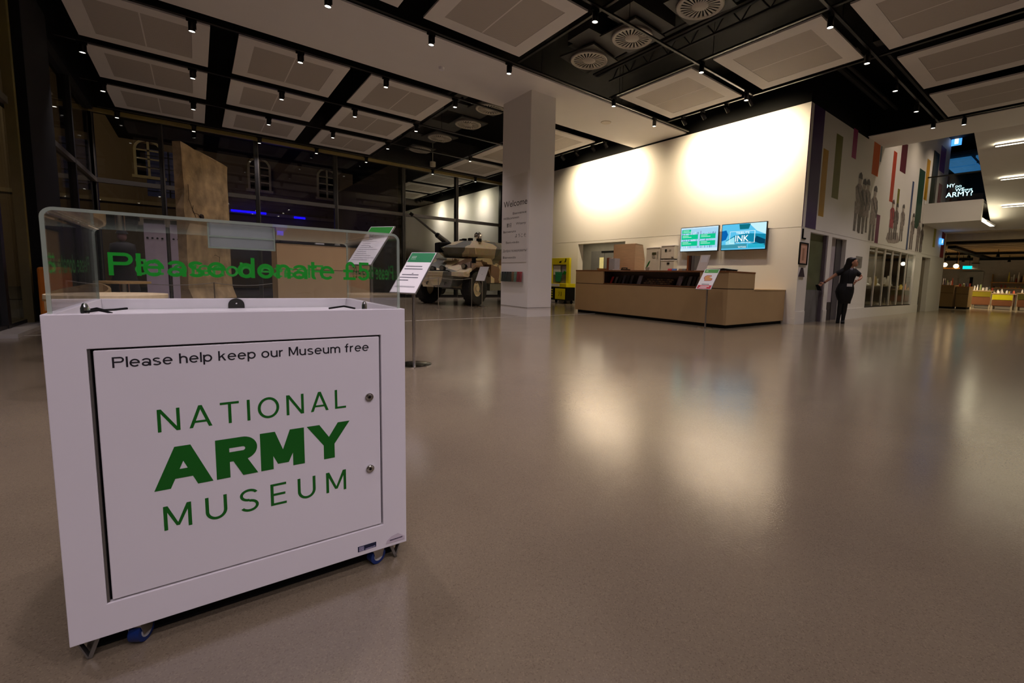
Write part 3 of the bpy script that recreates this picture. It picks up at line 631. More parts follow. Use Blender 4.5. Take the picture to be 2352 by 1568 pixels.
def line(word, O, U, N, w, cap, m, parent, s=.125, gap=.115):
    "plain grotesque lettering built stroke by stroke; every letter a piece of its own"
    tot = sum(ADV[c] for c in word)+gap*(len(word)-1); k = w/tot; x = 0; U = Vector(U).normalized(); O = Vector(O)
    for c in word:
        if c != ' ':
            pt = lambda a, b, x=x: O+U*((x+a)*k)+Vector((0, 0, b*cap))
            glyph(c, ADV[c], s, pt, Vector(N)*2e-5).build('letter', m, parent)
        x += ADV[c]+gap
def logo(word, ua, ub, zb, cap, s, widths, name='letter'):
    tot = sum(widths)*cap; gap = (ub-ua-tot)/(len(word)-1); u = ua
    for ch, w in zip(word, widths):
        pt = lambda x, y, u=u: L(u+x*cap, 0, zb+y*cap)-nn*.0010
        mb = glyph(ch, w, s, pt, nn*2e-5); o = mb.build(name, DG, door); u += w*cap+gap
line('Please help keep our Museum free', L(.1023, 0, .690)-nn*.0010, wv, nn, .5415, .0245, INK, door, .14)
logo('NATIONAL', .171, .5795, .5268, .0555, .115, (.74, .8, .7, .115, .86, .74, .8, .52))
logo('ARMY', .1575, .588, .3828, .1035, .27, (1.08, .84, .98, 1.06))
logo('MUSEUM', .171, .5755, .2795, .061, .115, (.86, .72, .66, .6, .72, .86))
# stickers
def quad_on(name, pts, m, parent, off=.0006):
    P = [L(*bpx(*p, 0)[:1], 0, bpx(*p, 0)[1])+nn*off for p in pts]
    return MB().prism(P, nn*.0004).build(name, m, parent)
st = quad_on('asset_sticker', [(822, 1268), (822, 1256), (864, 1243), (864, 1254)], mat('sticker_navy', '101a3a', .4), body)
quad_on('sticker_print', [(824.5, 1266.5), (824.5, 1256.5), (836, 1253), (836, 1263)], mat('sticker_grey', '8a86a0', .4, var=.4, scale=200), st, .0011)
quad_on('sticker_print', [(839, 1262.5), (839, 1259), (862, 1251), (862, 1253.5)], MATS['sticker_grey'], st, .0011)
st = quad_on('peeling_label', [(886, 1249), (889, 1241), (899, 1231), (914, 1223), (929, 1229), (929, 1236)], mat('label_pale', 'cfc4cc', .35), body, .0012)
quad_on('label_print', [(895, 1241.5), (895, 1239), (924, 1229.5), (924, 1232)], mat('label_ink', '5a5060', .5, var=.5, scale=300), st, .0018)
# corner brackets and castors
for uc in (.0235, BW-.028):
    for vc in (.02, DD-.04):
        k = MB(); s = 1 if uc < .3 else -1
        for du in (-.017, .020):
            a = L(uc+s*du-.002, vc, ZB); b = L(uc-.002+s*.001, vc, .002); w_ = wv*(.003 if du < 0 else .008)
            k.hexa([b, b+w_, b+w_+dv*.02, b+dv*.02], [a, a+w_, a+w_+dv*.02, a+dv*.02])
        k.build('corner_bracket', ALU, DB)
mb = MB(); lbox(mb, .03, BW-.03, .052, .06, .004, ZB); mb.build('skirt', BLACK, DB)  # black board standing in for the dark shadow under the box
BLUE = mat('castor_blue', '0d2a66', .4)
for uc, vc, q in ((.115, .03, 1.), (BW-.085, .03, .3), (.115, DD-.09, 2.), (BW-.085, DD-.09, .7)):
    c = L(uc, vc, .026); ax = Vector((math.cos(q), math.sin(q), 0)); fw = Vector((-ax.y, ax.x, 0))
    k = MB()
    for s in (-1, 1): k.prism([c+ax*s*.014+fw*a+Vector((0, 0, b)) for a, b in ((-.012, -.004), (.012, -.004), (.02, .026), (-.02, .026))], ax*s*.002)
    k.prism([c+Vector((0, 0, .026))+fw*a+ax*b for a, b in ((-.024, -.018), (.024, -.018), (.024, .018), (-.024, .018))], (0, 0, .004))
    cs = k.build('castor', STEEL, DB)
    MB().cyl(c-ax*.012, c+ax*.012, .025, n=24).build('wheel', BLUE, cs, smooth=40)
    MB().cyl(c-ax*.0135, c+ax*.0135, .015, n=20).build('hub', mat('hub_grey', 'a9a9a9', .4), cs, smooth=40)
    k = MB(); e = c+fw*.022+Vector((0, 0, .02)); k.hexa([e-ax*.012, e+ax*.012, e+ax*.012+fw*.028-Vector((0, 0, .012)), e-ax*.012+fw*.028-Vector((0, 0, .012))],
           [e-ax*.012+Vector((0, 0, .003)), e+ax*.012+Vector((0, 0, .003)), e+ax*.012+fw*.028-Vector((0, 0, .009)), e-ax*.012+fw*.028-Vector((0, 0, .009))]); k.build('brake_lever', STEEL, cs)
# hood: one sheet bent over left side, top and right side, with front and back sheets between
HT, t_, rad = 1.04, .007, .022
ACR = clear('acrylic_sheet', tint=(.993, .997, .994), fres=1.42, body=.006, bodycol='c8d2c8'); EDGE = clear('acrylic_edge', tint=(.72, .80, .74), fres=1.5, body=.5, bodycol='c2d2bf', rough=.1)
def arch(off):
    P = [(.008+off, .779)]; r = rad-off
    for k in range(7):
        a = math.pi-k*math.pi/12; P.append((.008+rad+r*math.cos(a), HT-rad+r*math.sin(a)))
    for k in range(7):
        a = math.pi/2-k*math.pi/12; P.append((BW-.008-rad+r*math.cos(a), HT-rad+r*math.sin(a)))
    P.append((BW-.008-off, .779)); return P
o_, i_ = arch(0), arch(t_); mb = MB(); n = len(o_); v0, v1 = T+.001, DD-T-.001
for k in range(n-1):
    for (pa, pb, m) in (((o_[k], v0), (o_[k+1], v0), 0),):
        pass
    a, b, c, d = o_[k], o_[k+1], i_[k+1], i_[k]
    vs = [L(a[0], v0, a[1]), L(b[0], v0, b[1]), L(c[0], v0, c[1]), L(d[0], v0, d[1]), L(a[0], v1, a[1]), L(b[0], v1, b[1]), L(c[0], v1, c[1]), L(d[0], v1, d[1])]
    mb.add(vs, [(0, 1, 5, 4), (3, 7, 6, 2)], 0); mb.add(vs, [(0, 3, 2, 1), (4, 5, 6, 7)], 1)
hood = mb.build('acrylic_hood', [ACR, EDGE], DB)
for nm, va, vb in (('front_sheet', v0, v0+.005), ('back_sheet', v1-.005, v1)):
    P = [(u, z) for u, z in i_]
    mb = MB(); k = len(P); vs = [L(u, va, z) for u, z in P]+[L(u, vb, z) for u, z in P]
    mb.add(vs, [tuple(range(k)), tuple(range(k, 2*k))], 0); mb.add(vs, [(i, (i+1) % k, k+(i+1) % k, k+i) for i in range(k)], 1)
    mb.build(nm, [ACR, EDGE], hood)
HG = mat('hood_green', '0aa022', .5, var=.02)
for O_, U_, N_, w_, c_ in ((L(.106, v0, .898)+nn*.0008, wv, nn, .548, .0515), (L(BW-.10, v1, .893)-nn*.0008, -wv, -nn, .548, .0515), (L(.008, v1-.07, .898)-wv*.0008, -dv, -wv, .48, .047), (L(BW-.008, v0+.06, .898)+wv*.0008, dv, wv, .48, .047)):
    line('Please donate £5', O_, U_, N_, w_, c_, HG, hood, .16, .10)
# coin chute: small clear folded pocket under the top
CH = clear('chute_clear', tint=(.80, .83, .82), fres=1.6, body=.3, bodycol='d4dad8', rough=.05)
mb = MB()
lbox(mb, .285, .421, .030, .034, .972, 1.031); lbox(mb, .285, .421, .034, .085, .972, .976); lbox(mb, .285, .421, .085, .089, .972, 1.031)
lbox(mb, .285, .289, .034, .085, .976, 1.031); lbox(mb, .417, .421, .034, .085, .976, 1.031)
ch = mb.build('coin_chute', CH, hood)
mb = MB(); lbox(mb, .283, .423, .028, .031, .998, 1.002); lbox(mb, .283, .423, .028, .031, .970, .974); lbox(mb, .283, .286, .028, .031, .972, 1.031); lbox(mb, .42, .423, .028, .031, .972, 1.031); mb.build('chute_rib', EDGE, ch)
for a, b in ((.08, .27), (.44, .62)):
    mb = MB(); lbox(mb, a, b, .07, .076, HT+.0002, HT+.0012); mb.build('note_slot', mat('slot_dark', '2a2a28', .3), hood)
# fittings in the tray
for px, py in ((195, 713), (837, 706)):
    u, z = bpx(px, py, .06); c = L(u, .06, .778)
    MB().lathe([(.001, .056), (.004, .054), (.0075, .044), (.008, .006), (.013, .005), (.013, 0), (.001, 0)], c, n=16).build('acorn_nut', CHROME, DB, smooth=50)
u, z = bpx(543, 697, DD-T-.01); c = L(u, DD-T-.008, .778)
MB().prism([c+wv*(.024*math.cos(math.pi*k/14))+Vector((0, 0, .012+.024*math.sin(math.pi*k/14))) for k in range(15)]+[c-wv*.024, c+wv*.024], dv*.004).build('lock_plate', DARKMET, DB)
MB().ball(c-dv*.002+Vector((0, 0, .018)), .0035).build('screw', CHROME, DB, smooth=60)
def cable(pts, r=.0028):
    MB().tube([L(bpx(px, py, v)[0], v, max(.781, bpx(px, py, v)[1])) for px, py, v in pts], r, 6).build('cable', BLACK, DB, smooth=60)
cable([(208, 711, .10), (222, 708, .10), (238, 712, .09), (262, 711, .12), (292, 708, .14)])
cable([(196, 716, .05), (226, 712, .08), (246, 716, .06), (256, 719, .04)])
cable([(755, 708, .12), (790, 703, .12), (815, 708, .08)])
mb = MB(); lbox(mb, .03, BW-.03, .20, .235, .778, .7795); mb.build('metal_strip', STEEL, DB)
mb = MB(); lbox(mb, .325, .345, .3, .32, .778, .786); mb.build('rubber_block', BLACK, DB)

# ================================================================ SIGN STANDS
def sign_stand(name, label, x, y, pole_top, az, style, w=.30, e=.33, h=.40, base=.175, zc=None):
    t = thing(name, label, 'sign stand', (x, y, 0))
    MB().lathe([(.001, .018), (base*.7, .016), (base, .01), (base, 0), (.001, 0)], n=36).build('base', CHROME, t, smooth=40)
    MB().cyl((0, 0, .014), (0, 0, pole_top), .016, n=16).build('pole', STEEL, t, smooth=40)
    hd = Vector((math.cos(az), math.sin(az), 0)); ax = Vector((-hd.y, hd.x, 0))  # hd: towards the reader; ax: reader's right
    dn = (hd*e+Vector((0, 0, -h))); C = Vector((0, 0, pole_top+.01)); Lg = dn.length; dn.normalize(); N = ax.cross(-dn).normalized()
    def Q(s, d, o=0): return C+ax*s+dn*d+N*o
    def rect(nm, s0, s1, d0, d1, o0, o1, m, par): return MB().hexa([Q(s0, d0, o0), Q(s1, d0, o0), Q(s1, d1, o0), Q(s0, d1, o0)], [Q(s0, d0, o1), Q(s1, d0, o1), Q(s1, d1, o1), Q(s0, d1, o1)]).build(nm, m, par)
    H = Lg/2
    fr = rect('sign_frame', -w/2-.008, w/2+.008, -H-.008, H+.008, -.012, 0, ALU, t)
    pg = rect('sign_sheet', -w/2, w/2, -H, H, 0, .0015, PAPER, fr)
    if style == 'blank': return t
    if style == 'green':
        rect('header', -w/2+.004, w/2-.004, -H+.004, -H+.13, .0015, .002, DGREEN, pg)
        for i, s in enumerate(('NATIONAL', 'ARMY', 'MUSEUM')): text('lettering', s, PAPER, pg, Q(-w/2+.03, -H+.055+i*.018, .002), ax, -dn, w=.06, cap=(.008, .014, .008)[i], depth=.0004)
        rows = ((.18, .02, .20), (.215, .02, .22), (.29, .03, .2), (.325, .02, .22), (.36, .02, .12), (.44, .02, .24), (.45, .02, .24))
        for d, a, l in rows: rect('print_line', -w/2+a, -w/2+a+l, -H+d, -H+d+(.011 if d < .42 else .004), .0015, .002, mat('print_grey', '5a5a60', .6, var=.6, scale=160), pg)
    if style == 'list':
        rect('header', -w/2+.004, w/2-.004, -H+.004, -H+.10, .0015, .002, GREEN, pg)
        for i in range(12): rect('print_line', -w/2+.03, -w/2+.08+.18*random.random()+.04, -H+.15+i*.028, -H+.156+i*.028, .0015, .002, mat('print_pale', '97959a', .6, var=.4, scale=160), pg)
    if style == 'bake':
        rect('header', -w/2+.012, w/2-.012, -H+.006, -H+.10, .0015, .002, mat('header_green', '3f9a35', .5), pg)
        rect('logo_mark', -w/2+.04, -w/2+.09, -H+.035, -H+.065, .002, .0023, mat('pale_green', '9fd08f', .5), pg)
        pts = [(-.10, -.02), (-.09, -.075), (-.05, -.10), (.05, -.095), (.06, -.07), (.0, -.05), (.09, -.015), (.10, .03), (.07, .05), (-.06, .055), (-.075, .01)]
        MB().prism([Q(a, b, .0016) for a, b in pts], N*.0006).build('biscuit_outline', mat('biscuit_pink', 'b65a62', .5), pg)
        MB().prism([Q(a*.84, b*.82-.004, .0024) for a, b in pts], N*.0004).build('biscuit_print', mat('biscuit_tan', 'd99a4e', .5), pg)
        rect('print_line', -.08, .08, H-.125, H-.112, .0015, .002, INK, pg)
        rect('footer', -w/2+.012, w/2-.012, H-.095, H-.006, .0015, .002, mat('footer_red', 'c8102e', .5), pg)
        for d, a, b in ((.075, -.09, .1), (.04, -.11, .06)): rect('print_line', a, b, H-d, H-d+.018, .002, .0023, PAPER, pg)
    return t
azf = math.atan2(-.864, .502)
sign_stand('sign_stand', 'steel sign stand with green headed notice standing beside the donation box', -4.384, 1.67, .93, azf, 'green')
p2 = onx(853, 640, -4.75)
sign_stand('sign_stand', 'taller sign stand with a list notice seen through the clear hood', p2.x, p2.y, 1.19, azf, 'list')
sign_stand('sign_stand', 'sign stand with green and red notice before the reception desk', -5.068, 7.93, .98, R(-86), 'bake', w=.32, base=.16)
sign_stand('sign_stand', 'small sign stand with blank white card in front of the armoured car', -11.888, 6.621, .98, R(-70), 'blank', w=.34, e=.2, h=.42, base=.18)
# ================================================================ RECEPTION DESK
LAM = mat('desk_laminate', 'b5976a', .5, var=.03, scale=3); LAMW = mat('desk_wood_edge', '7a4a22', .4, var=.15, scale=10, stretch=(6, 1, 1)); DKW = mat('shelf_dark', '3a2414', .55, var=.15)
DX0, DX1, DY, DZ = -9.41, -4.77, 8.19, 1.165
RD = thing('reception_desk', 'long tan reception desk with dark wood top and open leaflet shelf', 'desk', (DX0, DY, 0))
X = lambda x: x-DX0
MB().box(.06, X(DX1)-.06, .06, 1.0, 0, .07).box(X(-5.5), X(DX1)-.06, 1.0, MWY-DY-.02, 0, .07).build('plinth', BLACK, RD)
MB().box(0, X(DX1), 0, .04, .07, .795).build('front_panel', LAM, RD)
MB().box(0, .04, .04, 1.06, .07, 1.13).build('end_panel', LAM, RD)
MB().box(X(DX1)-.04, X(DX1), .04, 1.06, .07, .795).build('side_panel', LAM, RD)
MB().box(0, X(-8.32), 0, .04, .812, 1.13).build('upper_panel', LAM, RD)
MB().box(X(-5.43), X(DX1), 0, .04, .812, 1.13).build('upper_panel', LAM, RD)
MB().box(X(DX1)-.04, X(DX1), .04, 1.06, .812, 1.13).build('upper_side_panel', LAM, RD)
MB().box(.005, X(DX1)-.005, .005, 1.05, .795, .812).build('shadow_gap', DKW, RD)
MB().box(X(-8.32), X(-5.43), .005, .38, .80, .83).build('shelf', LAMW, RD)
MB().box(X(-8.32), X(-5.43), .38, .40, .83, 1.13).box(X(-8.34), X(-8.32), .04, .38, .83, 1.13).box(X(-5.43), X(-5.41), .04, .38, .83, 1.13).build('shelf_back', DKW, RD)
MB().box(-.005, X(DX1)+.005, -.005, 1.065, 1.13, DZ).build('worktop', LAMW, RD, bevel=.003)
MB().box(X(-5.55), X(DX1)-.01, 1.065, MWY-DY-.005, .07, .78).build('return_cabinet', LAM, RD)
MB().box(X(-5.6), X(DX1), 1.065, MWY-DY-.003, .78, .80).build('return_top', LAM, RD)
# leaflets on the shelf
def leaflet(x, c, tilt=.06, w=.1, h=.21, label='', grp='leaflets on the reception desk shelf', rz=0.):
    t = MB().prism([(-w/2, 0, 0), (w/2, 0, 0), (w/2, tilt, h), (-w/2, tilt, h)], (0, .012, 0)).build('leaflet', mat('leaf_'+c, c, .5, var=.3, scale=30))
    t.location = (x, DY+.15, .831); t.rotation_euler = (0, 0, rz); return tag(t, label, 'leaflet', grp)
for i, (x, c, l) in enumerate(((-8.2, 'b01e2a', 'red leaflet at the left end of the desk shelf'), (-8.05, '6f6a66', 'grey leaflet beside the red one on the desk shelf'), (-7.91, '2a2a2e', 'first dark leaflet of the left bunch on the desk shelf'),
                               (-7.78, '55555c', 'tall grey leaflet in the left bunch on the desk shelf'), (-7.65, '242428', 'second dark leaflet of the left bunch on the desk shelf'), (-7.52, '4d4b50', 'last grey leaflet of the left bunch on the desk shelf'),
                               (-7.25, '8d8790', 'pale booklet left of the postcard rows on the shelf'), (-6.08, '85787f', 'pale mauve booklet right of the postcard rows on the shelf'), (-5.93, '22241f', 'first dark leaflet of the right bunch on the desk shelf'),
                               (-5.82, '5d5a60', 'tall grey leaflet in the right bunch on the desk shelf'), (-5.71, '29282c', 'second dark leaflet of the right bunch on the desk shelf'), (-5.6, '66616a', 'last grey leaflet of the right bunch, near the sign'))):
    leaflet(x, c, .07, .17 if c in ('8d8790', '85787f') else .1, .17 if i in (0, 1) else .21, l, rz=-.35)
t = thing('postcard_rack', 'low rack with rows of small brown cards on the shelf', 'rack', (-6.7, DY+.16, .831))
for r in range(3):
    MB().box(-.42, .42, r*.06, r*.06+.012, 0, .02+r*.045).build('rail', DKW, t)
    for k in range(8): MB().box(-.4+k*.1, -.32+k*.1, r*.06+.014, r*.06+.02, 0, .05+r*.045).build('card', mat('card_%d' % ((k+r) % 3), ('7a5a3a', '5c4a3c', '866a44')[(k+r) % 3], .5, var=.3, scale=40), t)
# things on the desk top
TZ = DZ
def atY(px, Y, py=618): return ony(px, py, Y).x
x0, x1 = atY(1408, 8.85), atY(1457, 8.85); hz = ony(1457, 559, 8.85).z
t = thing('plywood_box', 'large pale plywood box standing on the reception desk', 'box', (x0, 8.85, TZ)); h = hz-TZ; w = x1-x0
MB().box(0, w, 0, .015, 0, h).build('front_panel', mat('plywood', 'e0b888', .5, var=.06, scale=4, stretch=(1, 1, 6)), t)
MB().prism([(w, .015, 0), (w, .38, 0), (w, .40, h*.45), (w, .30, h*.97), (w, .015, h)], (-.015, 0, 0)).build('side_panel', MATS['plywood'], t)
MB().box(0, .015, .015, .38, 0, h).build('side_panel', MATS['plywood'], t)
MB().prism([(0, .015, h-.015), (w, .015, h-.015), (w, .30, h-.03), (0, .30, h-.03)], (0, 0, .014)).build('top_panel', MATS['plywood'], t)
t = MB().lathe([(.001, .008), (.09, .008), (.13, .055), (.14, .055), (.1, 0), (.001, 0)], n=24).build('wooden_bowl', mat('bowl_wood', 'c9a468', .5, var=.1), None, 50); t.location = (atY(1382, 8.6), 8.6, TZ)
tag(t, 'shallow pale wooden bowl at the left end of the desk top', 'bowl')
def book(nm, px0, px1, ptop, Y, d, c, label, cat, grp=None):
    a, b = atY(px0, Y), atY(px1, Y); h = ony((px0+px1)/2, ptop, Y).z-TZ
    t = thing(nm, label, cat, ((a+b)/2, Y, TZ), 0, grp); w = b-a
    MB().box(-w/2, -w/2+.004, 0, d, 0, h).box(w/2-.004, w/2, 0, d, 0, h).box(-w/2, w/2, 0, .004, 0, h).build('cover', mat('cover_'+c, c, .5), t)
    MB().box(-w/2+.004, w/2-.004, .004, d-.005, .004, h-.004).build('pages', PAPER, t); return t
book('book', 1393, 1398, 592, 8.45, .16, '8a3f1e', 'rust coloured book standing left of the plywood box', 'book')
book('binder', 1398, 1411, 593, 8.45, .2, 'b9b6b2', 'pale grey binder standing left of the plywood box', 'binder')
book('book', 1577, 1581, 587, 8.45, .16, 'a8622a', 'tan book standing under the left screen', 'book')
book('book', 1581, 1586, 587, 8.45, .16, '4a2214', 'dark brown book standing under the left screen', 'book')
book('binder', 1587, 1594, 587, 8.45, .2, '6e6b64', 'dark grey binder standing under the left screen', 'binder')
t = MB().box(-.16, .16, -.11, .11, 0, .03).build('paper_stack', PAPER); t.location = (atY(1424, 8.45), 8.45, TZ); tag(t, 'low stack of white paper left on the desk top', 'paper')
t = thing('desk_phone', 'black telephone handset lying beside the paper stack', 'telephone', (atY(1436, 8.38), 8.38, TZ))
MB().prism([(-.1, -.06, 0), (.1, -.06, 0), (.1, .08, .0), (-.1, .08, 0)], (0, 0, .03)).build('base', BLACK, t); MB().tube([(-.09, -.03, .05), (-.05, -.03, .06), (.05, -.03, .06), (.09, -.03, .05)], [.02, .014, .014, .02], 8).build('handset', BLACKGLOSS, t)
t = thing('potted_leaf', 'single green leaf plant in a grey pot by the plywood box', 'plant', (atY(1487, 8.75), 8.75, TZ))
MB().lathe([(.001, 0), (.04, 0), (.055, .09), (.05, .09), (.001, .08)], n=16).build('pot', mat('pot_grey', 'a9a79c', .5), t, 50)
MB().loft([[(-.05+.12*s+.03*math.cos(a)*q, .02*math.sin(a)*q, .06+.2*s) for a in (0, 1.57, 3.14, 4.71)] for s, q in ((0, .3), (.4, 1), (.8, .9), (1, .1))]).build('leaf', mat('leaf_green', '2f8a3c', .5), t, 60)
t = thing('acrylic_notice', 'white notice in a leaning clear holder on the desk', 'notice', (atY(1612, 8.4), 8.4, TZ)); hh = ony(1615, 585, 8.4).z-TZ
MB().prism([(-.14, 0, 0), (.1, 0, 0), (.14, .08, hh), (-.09, .08, hh)], (0, .006, 0)).build('holder', mat('holder_frost', 'ded6cc', .3), t)
MB().prism([(-.07, .045, hh*.5), (.09, .045, hh*.5), (.1, .07, hh*.92), (-.06, .07, hh*.92)], (0, -.004, 0)).build('sheet', PAPER, t)
MB().box(-.17, .15, -.02, .2, 0, .012).build('foot', mat('holder_frost2', 'cfc8bc', .3), t)
t = MB().box(-.14, .14, -.1, .1, 0, .06).build('tissue_box', mat('pale_card', 'b8aa98', .6)); t.location = (atY(1646, 8.7), 8.7, TZ); tag(t, 'low pale box beside the acrylic notice', 'box')
t = thing('black_tray', 'flat black document tray on the right of the desk top', 'tray', (atY(1668, 8.45), 8.45, TZ))
MB().prism([(-.18, -.12, 0), (.16, -.12, 0), (.18, .12, 0), (-.16, .12, 0)], (0, 0, .02)).build('base', BLACK, t); MB().prism([(-.19, -.12, .03), (.0, -.12, .055), (.2, -.12, .03), (.2, -.12, .02), (-.19, -.12, .02)], (0, .24, 0)).build('lid', BLACKGLOSS, t)
for i, (px, c, n) in enumerate(((1537, 'c8323a', 'red'), (1547, '4a78b8', 'blue'), (1562, '8a6a4a', 'brown'), (1570, '6a6660', 'grey'))):
    t = MB().prism([(-.05, 0, 0), (.05, 0, 0), (.05, .02, .05), (-.05, .02, .05)], (0, .05, 0)).build('card_box', mat('cardbox_'+c, c, .5)); t.location = (atY(px, 8.5), 8.5, TZ); tag(t, 'small %s card box on the middle of the desk top' % n, 'box', 'small card boxes on the desk')
# ---------------- wall units behind the desk
def wall_unit(nm, xa, xb, za, zb, label, extra):
    t = thing(nm, label, 'wall panel', (xa, MWY-.16, za)); w, h = xb-xa, zb-za
    MB().box(0, w, 0, .155, 0, h).build('case', mat('unit_white', 'd3cbc0', .4), t)
    MB().box(.01, w-.01, -.012, 0, .01, h-.04).build('door', mat('unit_door', 'c4bab0', .4), t)
    MB().box(-.006, w+.006, -.015, .16, h, h+.02).build('lid', WHITE, t)
    for (a, b, c, d, m) in extra: MB().box(a*w, b*w, -.02, -.012, c*h, d*h).build('detail', m, t)
wall_unit('alarm_panel', -8.93, -8.42, 1.17, 1.90, 'tall white alarm panel on the wall behind the desk', ((.45, .75, .72, .82, mat('lcd_dark', '3a3a22', .4)), (.45, .7, .6, .68, mat('key_grey', '8f887e', .5)), (.82, .9, .55, .85, MATS['key_grey'])))
wall_unit('control_box', -8.37, -7.90, 1.58, 1.94, 'upper white control box on the wall left of the screens', ((.3, .45, .55, .75, DARKMET), (.6, .75, .6, .72, MATS['key_grey']), (.8, .95, .08, .12, BLACK)))
wall_unit('control_box', -8.37, -7.90, 1.17, 1.52, 'lower white control box on the wall left of the screens', ((.5, .68, .7, .85, DARKMET),))
# ---------------- screens
def screen(xa, xb, label):
    za, zb = 1.755, 2.43
    t = thing('wall_screen', label, 'screen', (xa, MWY-.11, za)); w, h = xb-xa, zb-za
    MB().box(0, w, 0, .05, 0, h).build('housing', BLACKGLOSS, t); MB().box(w*.4, w*.6, .05, .105, h*.3, h*.7).build('wall_bracket', DARKMET, t)
    MB().box(.015, w-.015, -.002, 0, .02, h-.015).build('display', glow('screen_pale', 'cfeaf7', 1.0), t)
    def pr(nm, pts, col, k, s=1.0): return MB().prism([(.015+(w-.03)*a, -.002-.0006*k, .02+(h-.035)*b) for a, b in pts], (0, -.0004, 0)).build(nm, glow('scr_%s_%.1f' % (col, s), col, s), t)
    return t, w, h, pr
t, w, h, pr = screen(-7.755, -6.565, 'left wall screen with green information boxes on a pale picture')
rq = lambda a, b, c, d: ((a, c), (b, c), (b, d), (a, d))
pr('picture', rq(0, 1, .12, .95), 'a8d4f0', 1); rnd = random.Random(3)
for i in range(60):
    a = rnd.uniform(.02, .96); b = rnd.choice((.13, .36, .37, .62, .66, .7)); pr('picture_figure', rq(a, a+rnd.uniform(.008, .02), b, b+rnd.uniform(.06, .16)), rnd.choice(('5f8fc0', '7fa0c8', 'e8f4fa', '4a6a98', '8a7fb0')), 2)
for q in (rq(.03, .28, .76, .92), rq(.02, .48, .5, .7), rq(.53, .94, .5, .7), rq(.02, .47, .22, .42), rq(.53, .94, .22, .42)):
    pr('caption_box', q, '10c48c', 3)
    for k in range(2): pr('caption_line', rq(q[0][0]+.03, q[0][0]+.2+.08*k, q[2][1]-.06-.06*k, q[2][1]-.035-.06*k), 'b8f4dc', 4)
t, w, h, pr = screen(-6.475, -5.28, 'right wall screen with a blue picture and the word INK')
pr('picture', rq(0, 1, 0, 1), '5cc4ee', 1)
pr('picture_shape', ((.62, 1), (1, 1), (1, .55), (.8, .7)), 'c8f2fa', 2); pr('picture_shape', ((0, .35), (0, .75), (.1, .78), (.15, .6), (.1, .4)), '0a64b0', 2)
pr('picture_shape', ((.1, .35), (.3, .55), (.6, .62), (1, .55), (1, .1), (.5, .3), (.2, .2)), '1486a8', 2); pr('picture_shape', ((.1, .32), (.3, .5), (.32, .2), (.1, .2)), '9fe6f4', 3)
pr('picture_shape', ((.4, .98), (.66, .98), (.62, .78), (.42, .78)), '0f6f80', 3); pr('picture_shape', ((0, .05), (0, .2), (.6, .22), (.6, .05)), '3f93a8', 3)
pr('picture_shape', ((.8, .5), (1, .35), (1, .12), (.75, .3)), '06405c', 3); pr('picture_shape', ((.62, .05), (.62, .2), (.98, .2), (1, .05)), '2ab0cc', 3)
for q in (rq(.19, .77, .70, .715), rq(.755, .77, .25, .71), rq(.19, .20, .25, .71), rq(.64, .77, .25, .265), rq(.19, .3, .25, .265)): pr('frame_line', q, 'e8fbff', 5)
wht = glow('scr_text', 'f2fdff', 1.1)
for s, a, b, z, cp in (('TRIBUTE', .34, .64, .60, .055), ('INK', .33, .63, .33, .155), ('TATTOOS', .4, .58, .09, .04)):
    text('lettering', s, wht, t, (w*a, -.006, h*z), (1, 0, 0), (0, 0, 1), w=w*(b-a), cap=cp, bold=.01)
for a, b in ((.335, .43), (.45, .56), (.57, .68)): pr('caption_line', rq(a, b, .262, .285), 'd8f6fc', 5)
# ---------------- fixtures on the mural wall corner
def on_mural(y, z, o=0): return (MUX+o, y, z)
t = thing('picture_frame', 'small black framed print on the wall corner beside the office window', 'picture', on_mural(10.93, 1.395))
MB().box(0, .03, -.22, .22, 0, .03).box(0, .03, -.22, .22, .48, .51).box(0, .03, -.22, -.19, .03, .48).box(0, .03, .19, .22, .03, .48).build('frame', BLACK, t); MB().box(0, .012, -.19, .19, .03, .48).build('print', mat('print_peach', 'd9a88e', .5, var=.15, scale=8), t)
MB().box(.012, .013, -.05, .05, .1, .38).build('print_figure', mat('print_brown', 'a8775c', .5), t)
t = MB().prism([(0, -.14, 0), (0, .14, 0), (0, .03, .21), (0, -.03, .21)], (.03, 0, 0)).build('hanging_pennant', mat('pennant_plum', '32202c', .6)); t.location = on_mural(10.92, 1.115); tag(t, 'dark triangular pennant hanging below the framed print', 'pennant')
t = MB().prism([(0, -.1, 0), (0, .1, 0), (0, .1, .03), (0, -.05, .03), (0, -.05, .23), (0, -.1, .23)], (.02, 0, 0)).build('corner_bracket_mark', BLACK); t.location = on_mural(10.9, 1.985); tag(t, 'black L shaped bracket above the framed print', 'bracket')
t = thing('notice_plate', 'grey notice plate on the mural wall behind the woman', 'notice', on_mural(14.66, 1.47))
MB().box(0, .015, -.24, .24, 0, .315).build('plate', mat('plate_grey', '8a857a', .4), t); MB().box(.015, .016, -.1, .1, .06, .25).build('print', mat('plate_print', '6f6a60', .5, var=.3, scale=30), t)
